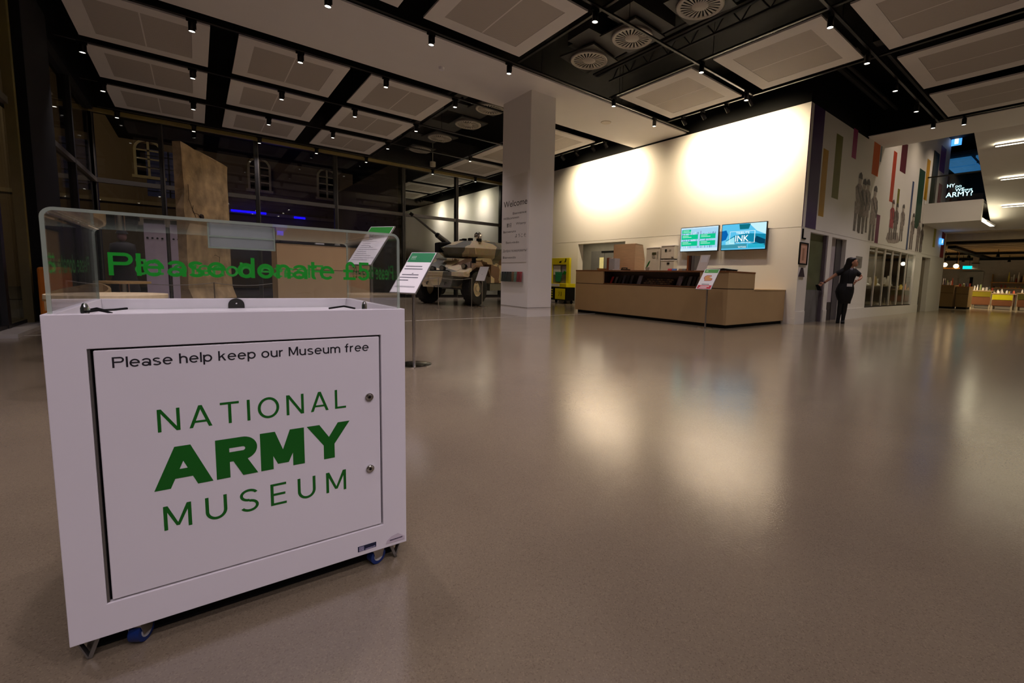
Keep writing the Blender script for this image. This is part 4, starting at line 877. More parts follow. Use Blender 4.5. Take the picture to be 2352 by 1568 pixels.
# ---------------- display case in the wall
DC = thing('display_case', 'wide recessed display case with six glass panes in the mural wall', 'display case', (MUX, 15.5, .23)); cw, chh = 5.1, 1.92
cin = mat('case_lining', '84796a', .6)
MB().box(-1.0, -.95, 0, cw, 0, chh).build('back_panel', cin, DC); MB().box(-.95, -.225, 0, cw, -.03, 0).box(-.95, -.225, 0, cw, chh, chh+.03).build('lining', cin, DC)
MB().box(-.22, -.03, 0.002, cw-.002, 0, .1).build('bottom_rail', mat('case_dark', '2b2019', .5), DC)
ysd = [0, .76, 1.62, 2.44, 3.31, 4.12, cw]
for y in ysd[1:-1]: MB().box(-.06, -.02, y-.035, y+.035, .1, chh).build('mullion', mat('case_mullion', 'cfc6b8', .5), DC)
for a, b in zip(ysd, ysd[1:]): MB().box(-.045, -.037, a+.035, b-.035, .1, chh).build('pane', GLASS, DC)
MB().box(-.9, -.25, .1, cw-.1, .72, .75).build('shelf', mat('case_shelf', 'b9a98a', .4), DC)
lt = bpy.data.lights.new('case_light', 'AREA'); lt.size = .2; lt.size_y = 4.6; lt.shape = 'RECTANGLE'; lt.energy = 14; lt.color = (1, .86, .66)
lo = bpy.data.objects.new('case_lamp', lt); COL.objects.link(lo); lo.parent = DC; lo.location = (-.45, cw/2, chh-.02)
rnd = random.Random(11); cols = ('efe6d8', 'e8d9b8', 'd8c8a8', 'f4f0ea', 'c9b070', '8a7a60')
for i in range(16):
    y = 16.35+i*.265+rnd.uniform(-.05, .05); hh = rnd.uniform(.1, .38); r = rnd.uniform(.06, .11); c = rnd.choice(cols)
    prof = [(.001, hh), (r*.5, hh), (r*.6, hh*.8), (r, hh*.4), (r*.7, 0), (.001, 0)] if i % 2 else [(.001, hh), (r*.3, hh), (r*.25, hh*.3), (r, hh*.15), (r, 0), (.001, 0)]
    t = MB().lathe(prof, n=14).build('exhibit_vessel', mat('exhibit_'+c, c, .4), None, 40); t.location = (MUX-.55, y, .981 if i % 3 else .231); 
    tag(t, 'pale small exhibit on the lit shelf of the display case' if i % 3 else 'pale small exhibit on the floor of the display case', 'exhibit', 'exhibits on the case shelf' if i % 3 else 'exhibits on the case floor')
for y, l in ((16.05, 'left'), (20.35, 'right')):
    t = MB().ball((0, 0, 0), .07).build('case_spotlight', glow('case_bulb', 'fff0d0', 6.), None, 60); t.location = (MUX-.3, y, 1.82); tag(t, 'glowing small lamp at the %s end of the display case' % l, 'lamp')
# ================================================================ ARMOURED CAR
def camo_mat():
    m = bpy.data.materials.new('block_camouflage'); m.use_nodes = True; nt = m.node_tree; b = nt.nodes['Principled BSDF']; Lk = nt.links
    tc = nt.nodes.new('ShaderNodeTexCoord'); mp_ = nt.nodes.new('ShaderNodeMapping'); mp_.inputs['Rotation'].default_value = (.2, .1, .35); mp_.inputs['Location'].default_value = (.3, .1, .2); Lk.new(tc.outputs['Object'], mp_.inputs[0])
    v = nt.nodes.new('ShaderNodeTexVoronoi'); v.distance = 'CHEBYCHEV'; v.inputs['Scale'].default_value = 1.7; v.inputs['Randomness'].default_value = .75; Lk.new(mp_.outputs[0], v.inputs['Vector'])
    sp = nt.nodes.new('ShaderNodeSeparateColor'); Lk.new(v.outputs['Color'], sp.inputs[0])
    r = nt.nodes.new('ShaderNodeValToRGB'); r.color_ramp.interpolation = 'CONSTANT'; e = r.color_ramp.elements
    e[0].position = 0; e[0].color = (*lin('d6c7a2'), 1); e[1].position = .42; e[1].color = (*lin('6f6f63'), 1); x = e.new(.68); x.color = (*lin('6b5138'), 1); x = e.new(.85); x.color = (*lin('c4b592'), 1)
    Lk.new(sp.outputs[0], r.inputs['Fac'])
    n = nt.nodes.new('ShaderNodeTexNoise'); n.inputs['Scale'].default_value = 9; n.inputs['Detail'].default_value = 5; Lk.new(tc.outputs['Object'], n.inputs['Vector'])
    mx = nt.nodes.new('ShaderNodeMix'); mx.data_type = 'RGBA'; mx.blend_type = 'OVERLAY'; mx.inputs['Factor'].default_value = .25
    Lk.new(r.outputs[0], mx.inputs['A']); Lk.new(n.outputs['Color'], mx.inputs['B']); Lk.new(mx.outputs['Result'], b.inputs['Base Color'])
    b.inputs['Roughness'].default_value = .6; return m
CAMO = camo_mat(); TYRE = mat('tyre_rubber', '1b1a18', .8, bump=.3, bscale=30); GUN = mat('gun_metal', '4a4840', .5, .3)
CAR = thing('armoured_car', 'four wheeled armoured car in block camouflage with raised gun behind the column', 'armoured car', (-13.85, 7.34, 0), R(-60.6))
def sec(x, hb, zb, hm, zm, ht, zt): return [(x, -hb, zb), (x, hb, zb), (x, hm, zm), (x, ht, zt), (x, -ht, zt), (x, -hm, zm)]
MB().loft([sec(-2.05, .5, .75, .66, 1.0, .6, 1.30), sec(-1.8, .5, .5, .68, 1.0, .66, 1.42), sec(-.6, .5, .45, .70, 1.0, .86, 1.50), sec(.6, .5, .45, .70, 1.0, .86, 1.50), sec(1.05, .5, .5, .68, 1.0, .78, 1.45), sec(1.75, .48, .6, .66, .95, .62, 1.08), sec(2.0, .46, .75, .6, .92, .56, 1.0)]).build('hull', CAMO, CAR)
MB().loft([[(1.75, -1.02, .86), (1.75, 1.02, .86), (1.75, 1.02, 1.06), (1.75, -1.02, 1.06)], [(2.02, -.98, .90), (2.02, .98, .90), (2.02, .98, 1.02), (2.02, -.98, 1.02)]]).build('nose_plate', CAMO, CAR)
MB().prism([(1.98, -.5, .55), (1.98, .5, .55), (2.0, .62, .88), (2.0, -.62, .88)], (-.06, 0, 0)).build('lower_plate', CAMO, CAR)
for s in (-1, 1):
    a, b = s*.66, s*1.04
    P = [(.52, .92), (.62, 1.13), (.95, 1.24), (1.45, 1.24), (1.78, 1.08), (1.9, .98), (1.76, 1.02), (1.43, 1.18), (.97, 1.18), (.68, 1.08), (.58, .92)]
    MB().prism([(x, a, z) for x, z in P], (0, b-a, 0)).build('front_fender', CAMO, CAR)
    MB().hexa([(.95, s*.68, 1.24), (1.72, s*.68, 1.12), (1.72, s*1.0, 1.12), (.95, s*1.0, 1.24)], [(1.0, s*.70, 1.38), (1.45, s*.72, 1.32), (1.45, s*.95, 1.30), (1.0, s*.95, 1.36)]).build('fender_bin', CAMO, CAR)
    MB().prism([(x, a, z) for x, z in [(-.55, .92), (-.65, 1.13), (-.95, 1.24), (-1.5, 1.24), (-1.85, 1.05), (-1.8, 1.0), (-1.48, 1.18), (-.97, 1.18), (-.7, 1.08), (-.6, .92)]], (0, b-a, 0)).build('rear_fender', CAMO, CAR)
    MB().box(-.52, .5, min(s*.70, s*1.02), max(s*.70, s*1.02), .70, 1.30).build('side_stowage_box', CAMO, CAR, bevel=.01)
    MB().box(-.5, .5, min(s*.68, s*.98), max(s*.68, s*.98), .45, .68).build('side_step', mat('car_grey', '6f7066', .6), CAR)
    for x in (1.23, -1.23):
        c = Vector((x, s*.87, .53))
        w = MB().lathe([(.27, -.13), (.40, -.15), (.49, -.145), (.525, -.11), (.53, 0), (.525, .11), (.49, .145), (.40, .15), (.27, .13), (.25, 0), (.27, -.13)], c, n=32, axis=1, cap=False).build('wheel', TYRE, CAR, smooth=35)
        for k in range(26):
            t_ = 2*math.pi*k/26; d = Vector((math.sin(t_), 0, math.cos(t_))); e_ = Vector((d.z, 0, -d.x))*.028
            for q in (-1, 1):
                p = c+d*.522; y_ = Vector((0, q*.12, 0)); m_ = Vector((0, q*.02, 0))
                MB().hexa([p-e_+m_, p+e_+m_, p+e_*1.3+y_, p-e_*.7+y_], [p-e_+m_+d*.018, p+e_+m_+d*.018, p+e_*1.3+y_+d*.012, p-e_*.7+y_+d*.012]).build('tread_lug', TYRE, w) if (s == 1 and x > 0) or x > 0 else None
        h = MB().lathe([(.001, s*.12), (.09, s*.12), (.11, s*.08), (.20, s*.05), (.25, s*.10), (.26, s*.0), (.001, s*0)], c, n=24, axis=1).build('wheel_hub', CAMO, w, smooth=40)
    for y, x, z in ((.80, 1.70, 1.20), (.62, 1.82, 1.16), (.2, 1.88, 1.10)) if s < 0 else ((.80, 1.70, 1.20), (.15, 1.88, 1.12)):
        r = .075 if y > .3 else .085
        hl = MB().cyl((x-.07, s*y, z), (x+.06, s*y, z), r*.8, r, n=18).build('headlight', BLACK, CAR, smooth=40)
        MB().cyl((x+.06, s*y, z), (x+.065, s*y, z), r*.85, n=18).build('lens', mat('lamp_glass', '9a978c', .1, .6), hl)
    MB().tube([(1.62, s*.98, 1.10), (1.66, s*1.0, 1.34), (1.62, s*1.06, 1.38)], .012, 6).build('mirror_arm', BLACK, CAR)
    MB().box(1.58, 1.6, s*1.06-.07, s*1.06+.07, 1.30, 1.48).build('mirror', BLACK, CAR)
MB().box(1.2, 1.5, -.28, .28, 1.38, 1.45).build('driver_hatch', CAMO, CAR, bevel=.02)
MB().tube([(1.9, -.45, 1.02), (2.06, -.45, 1.05), (2.06, .45, 1.05), (1.9, .45, 1.02)], .018, 6).build('brush_bar', BLACK, CAR)
pl = MB().box(2.021, 2.028, -.92, -.42, .885, .975).build('number_plate', BLACK, CAR)
text('lettering', '00SP05', mat('plate_text', 'b9b09a', .5), pl, (2.029, -.89, .905), (0, 1, 0), (0, 0, 1), w=.44, cap=.055)
for y in (-.3, .35): MB().tube([(2.0, y, .7), (2.06, y, .7), (2.06, y, .62)], .02, 8).build('towing_eye', GUN, CAR)
# turret, turned towards the left of the picture
TM = Matrix.Translation((.05, 0, 1.5)) @ Matrix.Rotation(R(-38), 4, 'Z')
def TV(mb): mb.v = [tuple(TM @ Vector(v)) for v in mb.v]; return mb
bot = [(.95, -.42), (.95, .42), (.45, .90), (-.55, .95), (-.95, .62), (-.95, -.62), (-.55, -.95), (.45, -.90)]
midp = [(1.12, -.46), (1.12, .46), (.55, 1.02), (-.62, 1.08), (-1.12, .72), (-1.12, -.72), (-.62, -1.08), (.55, -1.02)]
top = [(.55, -.36), (.55, .36), (.25, .72), (-.5, .76), (-.85, .5), (-.85, -.5), (-.5, -.76), (.25, -.72)]
TUR = TV(MB().loft([[(x*.8, y*.8, -.04) for x, y in bot], [(x, y, .10) for x, y in bot], [(x, y, .30) for x, y in midp], [(x, y, .55) for x, y in top]])).build('turret', CAMO, CAR)
TV(MB().lathe([(.78, -.06), (.80, 0), (.78, .06)], n=28)).build('turret_ring', BLACK, CAR)
TV(MB().lathe([(.001, .60), (.25, .60), (.28, .57), (.28, .55), (.001, .55)], (-.25, .3, 0), n=20)).build('commander_hatch', CAMO, TUR, smooth=40)
TV(MB().lathe([(.001, .60), (.22, .60), (.25, .57), (.25, .55), (.001, .55)], (-.25, -.36, 0), n=20)).build('gunner_hatch', CAMO, TUR, smooth=40)
for x, y in ((.2, .5), (.25, -.25), (.28, .12), (-.05, .62)): TV(MB().box(x, x+.12, y, y+.16, .53, .64)).build('periscope', BLACK, TUR)
TV(MB().ball((-.05, .45, .74), .13, .13, .13, 16, 10)).build('searchlight', CHROME, TUR, smooth=60)
TV(MB().cyl((-.05, .45, .55), (-.05, .45, .64), .03)).build('searchlight_post', BLACK, TUR)
TV(MB().box(.75, 1.18, -.34, .16, .16, .48)).build('mantlet', BLACK, TUR, bevel=.03)
TV(MB().prism([(.2, .98, .12), (.85, .55, .12), (.9, .62, .30), (.25, 1.06, .30)], (.04, .06, 0))).build('cheek_plate', CAMO, TUR)
el = R(36); gd = Vector((math.cos(el), 0, math.sin(el))); g0 = Vector((.64, -.08, .34))
TV(MB().cyl(g0, g0+gd*.62, .10, .085, n=18)).build('gun_sleeve', GUN, TUR, smooth=40)
TV(MB().cyl(g0+gd*.62, g0+gd*.70, .095, .06, n=18)).build('gun_collar', BLACK, TUR, smooth=40)
TV(MB().cyl(g0+gd*.70, g0+gd*1.60, .038, .03, n=14)).build('gun_barrel', GUN, TUR, smooth=40)
TV(MB().cyl(g0+gd*1.60, g0+gd*1.71, .055, .05, n=14)).build('muzzle_brake', BLACK, TUR, smooth=40)
for y in (-.72, -.80, -.88):
    for z in (.22, .36): TV(MB().cyl((.42+.1*(y+.88), y, z), (.68+.1*(y+.88), y-.08, z+.12), .042, n=10)).build('smoke_discharger', BLACK, TUR, smooth=40)
MB().box(-1.0, 0.2, -.80, -.5, 1.5, 1.56).build('deck_plate', CAMO, CAR)
# dark vehicle parked behind, mostly hidden
DV = thing('dark_field_car', 'dark olive open field car parked behind the armoured car', 'vehicle', (-20.4, 7.75, 0), R(8)); OLV = mat('olive_paint', '2e2c22', .6)
MB().loft([[(-1.6, -.7, .5), (-1.6, .7, .5), (-1.6, .7, 1.05), (-1.6, -.7, 1.05)], [(.5, -.7, .45), (.5, .7, .45), (.5, .7, 1.1), (.5, -.7, 1.1)], [(1.6, -.5, .5), (1.6, .5, .5), (1.6, .5, 1.2), (1.6, -.5, 1.2)]]).build('body', OLV, DV)
MB().prism([(.5, -.68, 1.1), (.5, .68, 1.1), (.35, .66, 1.62), (.35, -.66, 1.62)], (.03, 0, 0)).build('windscreen', BLACK, DV)
for y in (-.3, .3): MB().box(-.9, -.4, y-.22, y+.22, 1.0, 1.5).build('seat', OLV, DV, bevel=.05)
for x in (-1.1, 1.1):
    for y in (-.72, .72): MB().lathe([(.2, -.1), (.36, -.1), (.38, 0), (.36, .1), (.2, .1), (.05, .05), (.05, -.05), (.2, -.1)], (x, y, .38), n=20, axis=1).build('wheel', TYRE, DV, smooth=40)
MB().box(1.6, 1.7, -.75, .75, .45, .6).build('bumper', OLV, DV)

# ================================================================ BARRIERS
def barrier(pts, label, h=.62):
    t = thing('rope_barrier', label, 'barrier', (pts[0][0], pts[0][1], 0))
    q = [(x-pts[0][0], y-pts[0][1]) for x, y in pts]
    for x, y in q: MB().lathe([(.001, .01), (.09, .008), (.09, 0), (.001, 0)], (x, y, 0), n=18).build('foot', STEEL, t); MB().cyl((x, y, .008), (x, y, h), .009, n=8).build('post', STEEL, t)
    for (a, b), (c, d) in zip(q, q[1:]): MB().tube([(a+(c-a)*k/6, b+(d-b)*k/6, h-.01-.05*(1-(k/3-1)**2)) for k in range(7)], .006, 6).build('cord', mat('cord_grey', '8a867e', .6), t)
barrier([(-11.2, 3.9), (-11.35, 5.0), (-11.75, 6.2)], 'low cord barrier on thin posts in front of the armoured car', .86)
barrier([(-10.6, -.9), (-10.7, .25), (-10.8, 1.2)], 'low cord barrier on thin posts in front of the concrete slab', .66)

# ================================================================ CONCRETE WALL SEGMENT
a = Vector((-11.9, -.125, 0)); b = Vector((-13.3, .655, 0)); d = (b-a); wl = d.length; d.normalize(); nb = Vector((d.y, -d.x, 0))
if nb.x < 0: nb = -nb
SLB = thing('concrete_slab', 'tall weathered concrete wall segment standing before the dark glazing', 'concrete slab', a, math.atan2(d.y, d.x))
def conc():
    m = mat('weathered_concrete', 'a8916c', .85, var=.42, scale=3.2, bump=.8, bscale=12); return m
rr = random.Random(5); rings = []
zs = [0, .25, .5, .9, 1.3, 1.7, 2.1, 2.5, 2.9, 3.2]
for z in zs+[None]:
    ring = []
    for k in range(9):
        x = wl*k/8+(rr.uniform(-.02, .02) if 0 < k < 8 else rr.uniform(-.015, .015)); zz = z if z is not None else 3.4-.11*k/8+rr.uniform(-.015, .015); ring.append((x, .0+rr.uniform(-.012, .012)-(.35*(1-min(1, (z or 9)/.5))**2 if z is not None else 0), zz))
    for k in range(8, -1, -1): ring.append((wl*k/8, .16, z if z is not None else 3.4-.11*k/8))
    rings.append(ring)
sl_ = MB().loft(rings).build('slab', conc(), SLB)
if nb.dot(Vector((-d.y, d.x, 0))) > 0: sl_.scale.y = -1
fy = -1 if sl_.scale.y > 0 else 1
MB().lathe([(.001, 0), (.06, .0), (.05, -.03*1), (.001, -.03)], (wl*.3, fy*.02, 2.0), n=10, axis=1).build('lifting_hole', mat('hole_dark', '2a1a10', .9), SLB)
MB().lathe([(.001, 0), (.045, .0), (.04, -.03), (.001, -.03)], (wl*.72, fy*.02, 1.95), n=10, axis=1).build('lifting_hole', MATS['hole_dark'], SLB)
for k, (x0, z0, n_) in enumerate(((.12, 2.6, 9), (.25, 2.2, 7), (.9, 1.2, 8))):
    P = [(x0, z0)]
    for i in range(n_): P.append((P[-1][0]+rr.uniform(-.02, .12), P[-1][1]+rr.uniform(-.16, .03)))
    MB().tube([(x, fy*.012, z) for x, z in P], .004, 5).build('crack', MATS['hole_dark'], SLB)

# ================================================================ CAFE CORNER AND PLINTHS SEEN THROUGH THE HOOD
PL = thing('display_plinth', 'wide beige display plinth seen through the right of the hood', 'plinth', (-9.0, 1.07, 0))
BEI = mat('plinth_beige', 'b39a72', .6, var=.03)
MB().box(-.7, 0, 0, 1.5, .95, 1.38).build('upper_case', mat('plinth_beige_light', 'c4a273', .55, var=.03), PL); MB().box(-.7, 0, 0, 1.5, .06, .94).build('lower_case', BEI, PL); MB().box(-.66, -.04, .04, 1.46, 0, .06).build('plinth_base', BLACK, PL); MB().box(-.71, .01, -.01, 1.51, 1.38, 1.40).build('dark_top', BLACK, PL)
t = MB().box(-.05, .05, -.07, .07, 0, .03).build('card_tray', PAPER); t.location = (-9.15, 1.75, 1.40); tag(t, 'small white tray on the beige plinth', 'tray')
t = MB().lathe([(.001, .04), (.04, .04), (.05, 0), (.001, 0)], n=14).build('ink_stamp', mat('stamp_grey', '8a8578', .5), None, 40); t.location = (-9.15, 2.05, 1.40); tag(t, 'small grey stamp on the beige plinth', 'stamp')
def cafe_table(x, y, z, r, label, c='c9a468'):
    t = thing('cafe_table', label, 'table', (x, y, 0), 0, 'cafe tables'); MB().lathe([(.001, z), (r, z), (r, z-.03), (.001, z-.03)], n=32).build('tabletop', mat('table_'+c, c, .5, var=.08, stretch=(1, 6, 1)), t, 40)
    MB().cyl((0, 0, .02), (0, 0, z-.03), .035).build('pedestal', STEEL, t, 40); MB().lathe([(.001, .02), (.22, .012), (.22, 0), (.001, 0)], n=24).build('foot', STEEL, t, 40)
def tub_chair(x, y, rz, label, c='b89a68'):
    t = thing('tub_chair', label, 'chair', (x, y, 0), rz, 'cafe tub chairs'); rg = []
    MB().lathe([(.001, .44), (.22, .44), (.25, .42), (.25, .36), (.001, .36)], n=24).build('seat', mat('seat_tan', 'a8834e', .7), t, 40)
    pts = []
    for k in range(13):
        a_ = R(-110+k*220/12); hh = .70-.14*abs(k-6)/6; pts.append(((.29*math.cos(a_), .29*math.sin(a_)), hh))
    mb = MB()
    for (p, h1), (q, h2) in zip(pts, pts[1:]):
        mb.hexa([(p[0], p[1], .36), (q[0], q[1], .36), (q[0]*.92, q[1]*.92, .36), (p[0]*.92, p[1]*.92, .36)], [(p[0], p[1], h1), (q[0], q[1], h2), (q[0]*.92, q[1]*.92, h2), (p[0]*.92, p[1]*.92, h1)])
    mb.build('backrest', mat('shell_'+c, c, .6, var=.06), t)
    for a_ in (45, 135, 225, 315): MB().cyl((.2*math.cos(R(a_)), .2*math.sin(R(a_)), .36), (.25*math.cos(R(a_)), .25*math.sin(R(a_)), 0), .014, .011, 8).build('leg', mat('leg_wood', '8a6236', .5), t)
ORG = mat('orange_fabric', 'c06a10', .8, var=.08)
BQ = thing('banquette', 'orange upholstered bench along the dark side glazing', 'bench', (-10.95, -1.72, 0))
MB().box(0, 1.5, .1, .55, .10, .46).build('seat', ORG, BQ, bevel=.03); MB().box(0, 1.5, 0, .12, .10, .87).build('backrest', ORG, BQ, bevel=.03); MB().box(.04, 1.46, .06, .5, 0, .10).build('plinth', BLACK, BQ)
p = onz(252, 675, .70); cafe_table(p.x, p.y, .70, .34, 'large pale round table close behind the donation box', 'd8c49a')
tub_chair(-7.95, -1.13, R(150), 'curved pale tub chair before the orange bench'); cafe_table(-8.95, -.82, .70, .30, 'round wooden cafe table beside the tub chair')
cafe_table(-6.4, -.86, .60, .28, 'low round wooden table in front of the tub chair', 'b08a50')
cafe_table(-10.4, 1.75, .68, .33, 'small wooden table left of the beige plinth', 'b9853e')
# exhibition boards with a row of dots
for i, (y0, y1, l) in enumerate(((-.95, -.55, 'left pale lilac panel with a row of dark dots behind the slab'), (-.47, -.27, 'narrow pale lilac panel with dark dots beside the slab'))):
    t = thing('exhibition_panel', l, 'panel', (-15, y0, 0)); MB().box(-.04, 0, 0, y1-y0, .1, 1.78).build('board', mat('lilac_board', 'bfb2c6', .5, var=.06), t); MB().box(-.2, .16, .02, y1-y0-.02, 0, .1).build('foot', DARKMET, t)
    for k in range(4 if i == 0 else 2): MB().cyl((0, .06+k*.09, 1.62), (.003, .06+k*.09, 1.62), .022, n=14).build('dot', BLACK, t)
t = thing('exhibit_figure', 'dark dressed display figure seen through the hood beside the lilac panel', 'display figure', (-14.6, -1.3, 0))
DKF = mat('dark_cloth', '1a1416', .8)
MB().loft([[(r*math.cos(2*math.pi*k/12)*1.0, r*q*math.sin(2*math.pi*k/12), z) for k in range(12)] for z, r, q in ((.08, .30, 1), (.5, .24, 1), (.95, .17, 1), (1.25, .20, 1.15), (1.42, .18, 1.2), (1.48, .07, 1))]).build('uniform', DKF, t, 60)
MB().ball((0, 0, 1.60), .09, .085, .12).build('head', mat('mannequin_rose', '8a6a6c', .6), t, 60); MB().lathe([(.001, .08), (.08, .07), (.11, 0), (.001, 0)], (0, 0, 1.66), n=16).build('cap', DKF, t, 50); MB().box(-.3, .3, -.3, .3, 0, .08).build('stand', BLACK, t)

# ================================================================ YELLOW ACTIVITY CART
YEL = mat('cart_yellow', 'e3d60a', .45, var=.03)
YC = thing('activity_cart', 'bright yellow activity cart with notices against the wall behind the column', 'cart', (-13.35, 10.2, 0)); cw_ = 1.13
MB().box(0, cw_, 0, .42, .12, .60).build('cabinet', BLACK, YC, bevel=.02)
MB().box(.50, cw_-.06, -.015, 0, .16, .55).build('cabinet_door', YEL, YC, bevel=.02)
for x in (.74, .86): MB().tube([(x, -.018, .28), (x+.015, -.022, .36), (x, -.018, .44)], .008, 6).build('door_mark', BLACK, YC)
MB().box(.06, .44, -.012, 0, .16, .55).build('cabinet_door', DARKMET, YC)
for k in range(4): MB().box(.12, .36, -.016, -.012, .2+k*.09, .25+k*.09).build('door_print', YEL, YC)
MB().box(0, cw_, -.01, .43, .60, .74).build('tray', YEL, YC, bevel=.01)
MB().box(.25, .75, -.014, -.01, .62, .72).build('tray_label', PAPER, YC)
MB().box(0, .16, .1, .2, .74, 1.66).box(cw_-.16, cw_, .1, .2, .74, 1.66).box(.16, cw_-.16, .1, .2, 1.42, 1.66).build('frame', YEL, YC, bevel=.01)
MB().box(.16, cw_-.16, .14, .18, .74, 1.42).build('notice_board', mat('board_grey', '7d786e', .6), YC)
MB().box(.2, .6, .13, .14, 1.05, 1.38).build('sheet', PAPER, YC); MB().box(.7, .95, .13, .14, 1.1, 1.36).build('sheet', mat('sheet_lilac', 'a39cb0', .5, var=.1), YC)
MB().prism([(.35, .11, 1.15), (.42, .09, .80), (.68, .09, .80), (.76, .11, 1.15)], (0, -.02, 0)).build('green_pocket', mat('pocket_green', '1f8a58', .5, var=.3, scale=25), YC)
MB().prism([(.78, .12, 1.1), (.9, .12, 1.05), (.97, .12, 1.15), (.86, .12, 1.2)], (0, -.02, 0)).build('green_ribbon', GREEN, YC)
for k, (x, pts) in enumerate(((.55, ((0, 0), (.1, .06), (.12, .02), (.2, .1), (.14, .0), (.08, -.02))), (.85, ((0, 0), (.05, .05), (.08, .15), (.12, .12), (.1, .02))))): MB().prism([(x+p[0], .098, 1.5+p[1]) for p in pts], (0, -.004, 0)).build('printed_mark', BLACK, YC)
for x in (.12, cw_-.12):
    for y in (.06, .36): MB().lathe([(.001, -.02), (.055, -.02), (.06, 0), (.055, .02), (.001, .02)], (x, y, .06), n=16, axis=1).build('castor', BLACK, YC, 40)

# ================================================================ OUTSIDE AT NIGHT
def brick():
    m = bpy.data.materials.new('night_brick'); m.use_nodes = True; nt = m.node_tree; b = nt.nodes['Principled BSDF']
    tc = nt.nodes.new('ShaderNodeTexCoord'); mp_ = nt.nodes.new('ShaderNodeMapping'); mp_.inputs['Rotation'].default_value = (R(90), 0, R(90)); br = nt.nodes.new('ShaderNodeTexBrick')
    br.inputs['Color1'].default_value = (*lin('6a4632'), 1); br.inputs['Color2'].default_value = (*lin('5a3a2a'), 1); br.inputs['Mortar'].default_value = (*lin('7a6a58'), 1); br.inputs['Scale'].default_value = 5
    nt.links.new(tc.outputs['Object'], mp_.inputs[0]); nt.links.new(mp_.outputs[0], br.inputs['Vector']); nt.links.new(br.outputs['Color'], b.inputs['Base Color']); b.inputs['Roughness'].default_value = .9; return m
BX = -27.0
HB = thing('brick_building', 'dark brick building with white arched windows outside the glazing', 'building', (BX, -4, 0)); BR = brick()
MB().box(-3, 0, -6, 10.9, 0, 10).build('wall', BR, HB)
MB().box(0, .15, -6, 10.9, 3.6, 3.75).build('string_course', mat('stone_band', '9a8c74', .8), HB)
def arch_window(yc, zb, w, h):
    f = MB(); r = w/2; zs_ = zb+h-r
    for k in range(12):
        a0, a1 = math.pi*k/12, math.pi*(k+1)/12
        P = [(0, yc+q*math.cos(a), zs_+q*math.sin(a)) for a, q in ((a0, r), (a1, r), (a1, r-.09), (a0, r-.09))]; f.prism(P, (.06, 0, 0))
    f.box(0, .06, yc-r, yc-r+.09, zb, zs_).box(0, .06, yc+r-.09, yc+r, zb, zs_).box(0, .07, yc-r-.08, yc+r+.08, zb-.12, zb)
    f.box(0, .05, yc-.04, yc+.04, zb, zb+h-.05)
    for k in (1, 2, 3): f.box(0, .05, yc-r, yc+r, zb+k*(zs_-zb)/3-.03, zb+k*(zs_-zb)/3+.03)
    fr = f.build('window', mat('window_white', 'c9bd9a', .6), HB); MB().box(.005, .02, yc-r+.05, yc+r-.05, zb, zs_+r*.6).build('pane', mat('night_pane', '0b0c10', .1), fr)
for yc in (9.6, 6.6, 2.6): arch_window(yc, 4.85, .95, 1.55)
cw0 = MB().box(.0, .02, 2.5, 4.0, 4.0, 6.0).build('window', glow('cold_window', '3a3648', .16), HB)
for k in range(4): MB().box(.02, .05, 2.5, 4.0, 4.2+k*.5, 4.24+k*.5).build('glazing_bar', FRAME, cw0)
MB().box(.02, .05, 3.22, 3.28, 4.0, 6.0).build('glazing_bar', FRAME, cw0)
for i, (y0, y1, z, l) in enumerate(((1.4, 2.8, 3.85, 'longer blue glowing strip outside, right of the slab'), (4.0, 4.5, 3.6, 'short blue glowing strip outside, farther right'))):
    t = MB().box(0, .05, 0, y1-y0, 0, .09).build('blue_light_strip', glow('blue_strip', '1408ff', 2.2), None); t.location = (BX+.15, y0-.0, z if i else 3.66); tag(t, l, 'light')
bl = bpy.data.lights.new('blue', 'POINT'); bl.energy = 7; bl.color = (.15, .1, 1); bl.shadow_soft_size = .3
t = thing('blue_floodlight', 'small blue floodlight standing on the ground outside', 'floodlight', (-25.5, 3.2, 0)); MB().cyl((0, 0, 0), (0, 0, 2.6), .04).build('post', BLACK, t); MB().box(-.1, .1, -.12, .12, 2.6, 2.8).build('head', glow('blue_head', '2a1cff', 4.), t)
lo = bpy.data.objects.new('bulb', bl); COL.objects.link(lo); lo.parent = t; lo.location = (0, 0, 3.0)
wl_ = bpy.data.lights.new('street', 'POINT'); wl_.energy = 320; wl_.color = (1, .72, .38); wl_.shadow_soft_size = .3  # added lamp out of view, put in to light the brick building
t = thing('added_street_lamp', 'added unseen street lamp beyond the side glazing, lighting the brick building', 'street lamp', (-22, -7.5, 0)); MB().cyl((0, 0, 0), (0, 0, 6.2), .06, .04).build('post', mat('lamp_post', '6f7078', .5), t); MB().lathe([(.001, 6.6), (.16, 6.45), (.2, 6.2), (.001, 6.2)], n=16).build('lantern', glow('lantern', 'ffce80', 1.5), t)
lo = bpy.data.objects.new('bulb', wl_); COL.objects.link(lo); lo.parent = t; lo.location = (0, 0, 6.0)
struct('ground', MB().box(-34, GX-.2, -12, 5.9, -.09, .005), MATS['night_paving'])
struct('wall_partition', MB().box(-30, GX-.15, 6.1, 6.3, 0, 5.2), mat('partition_olive', '4a4128', .7))
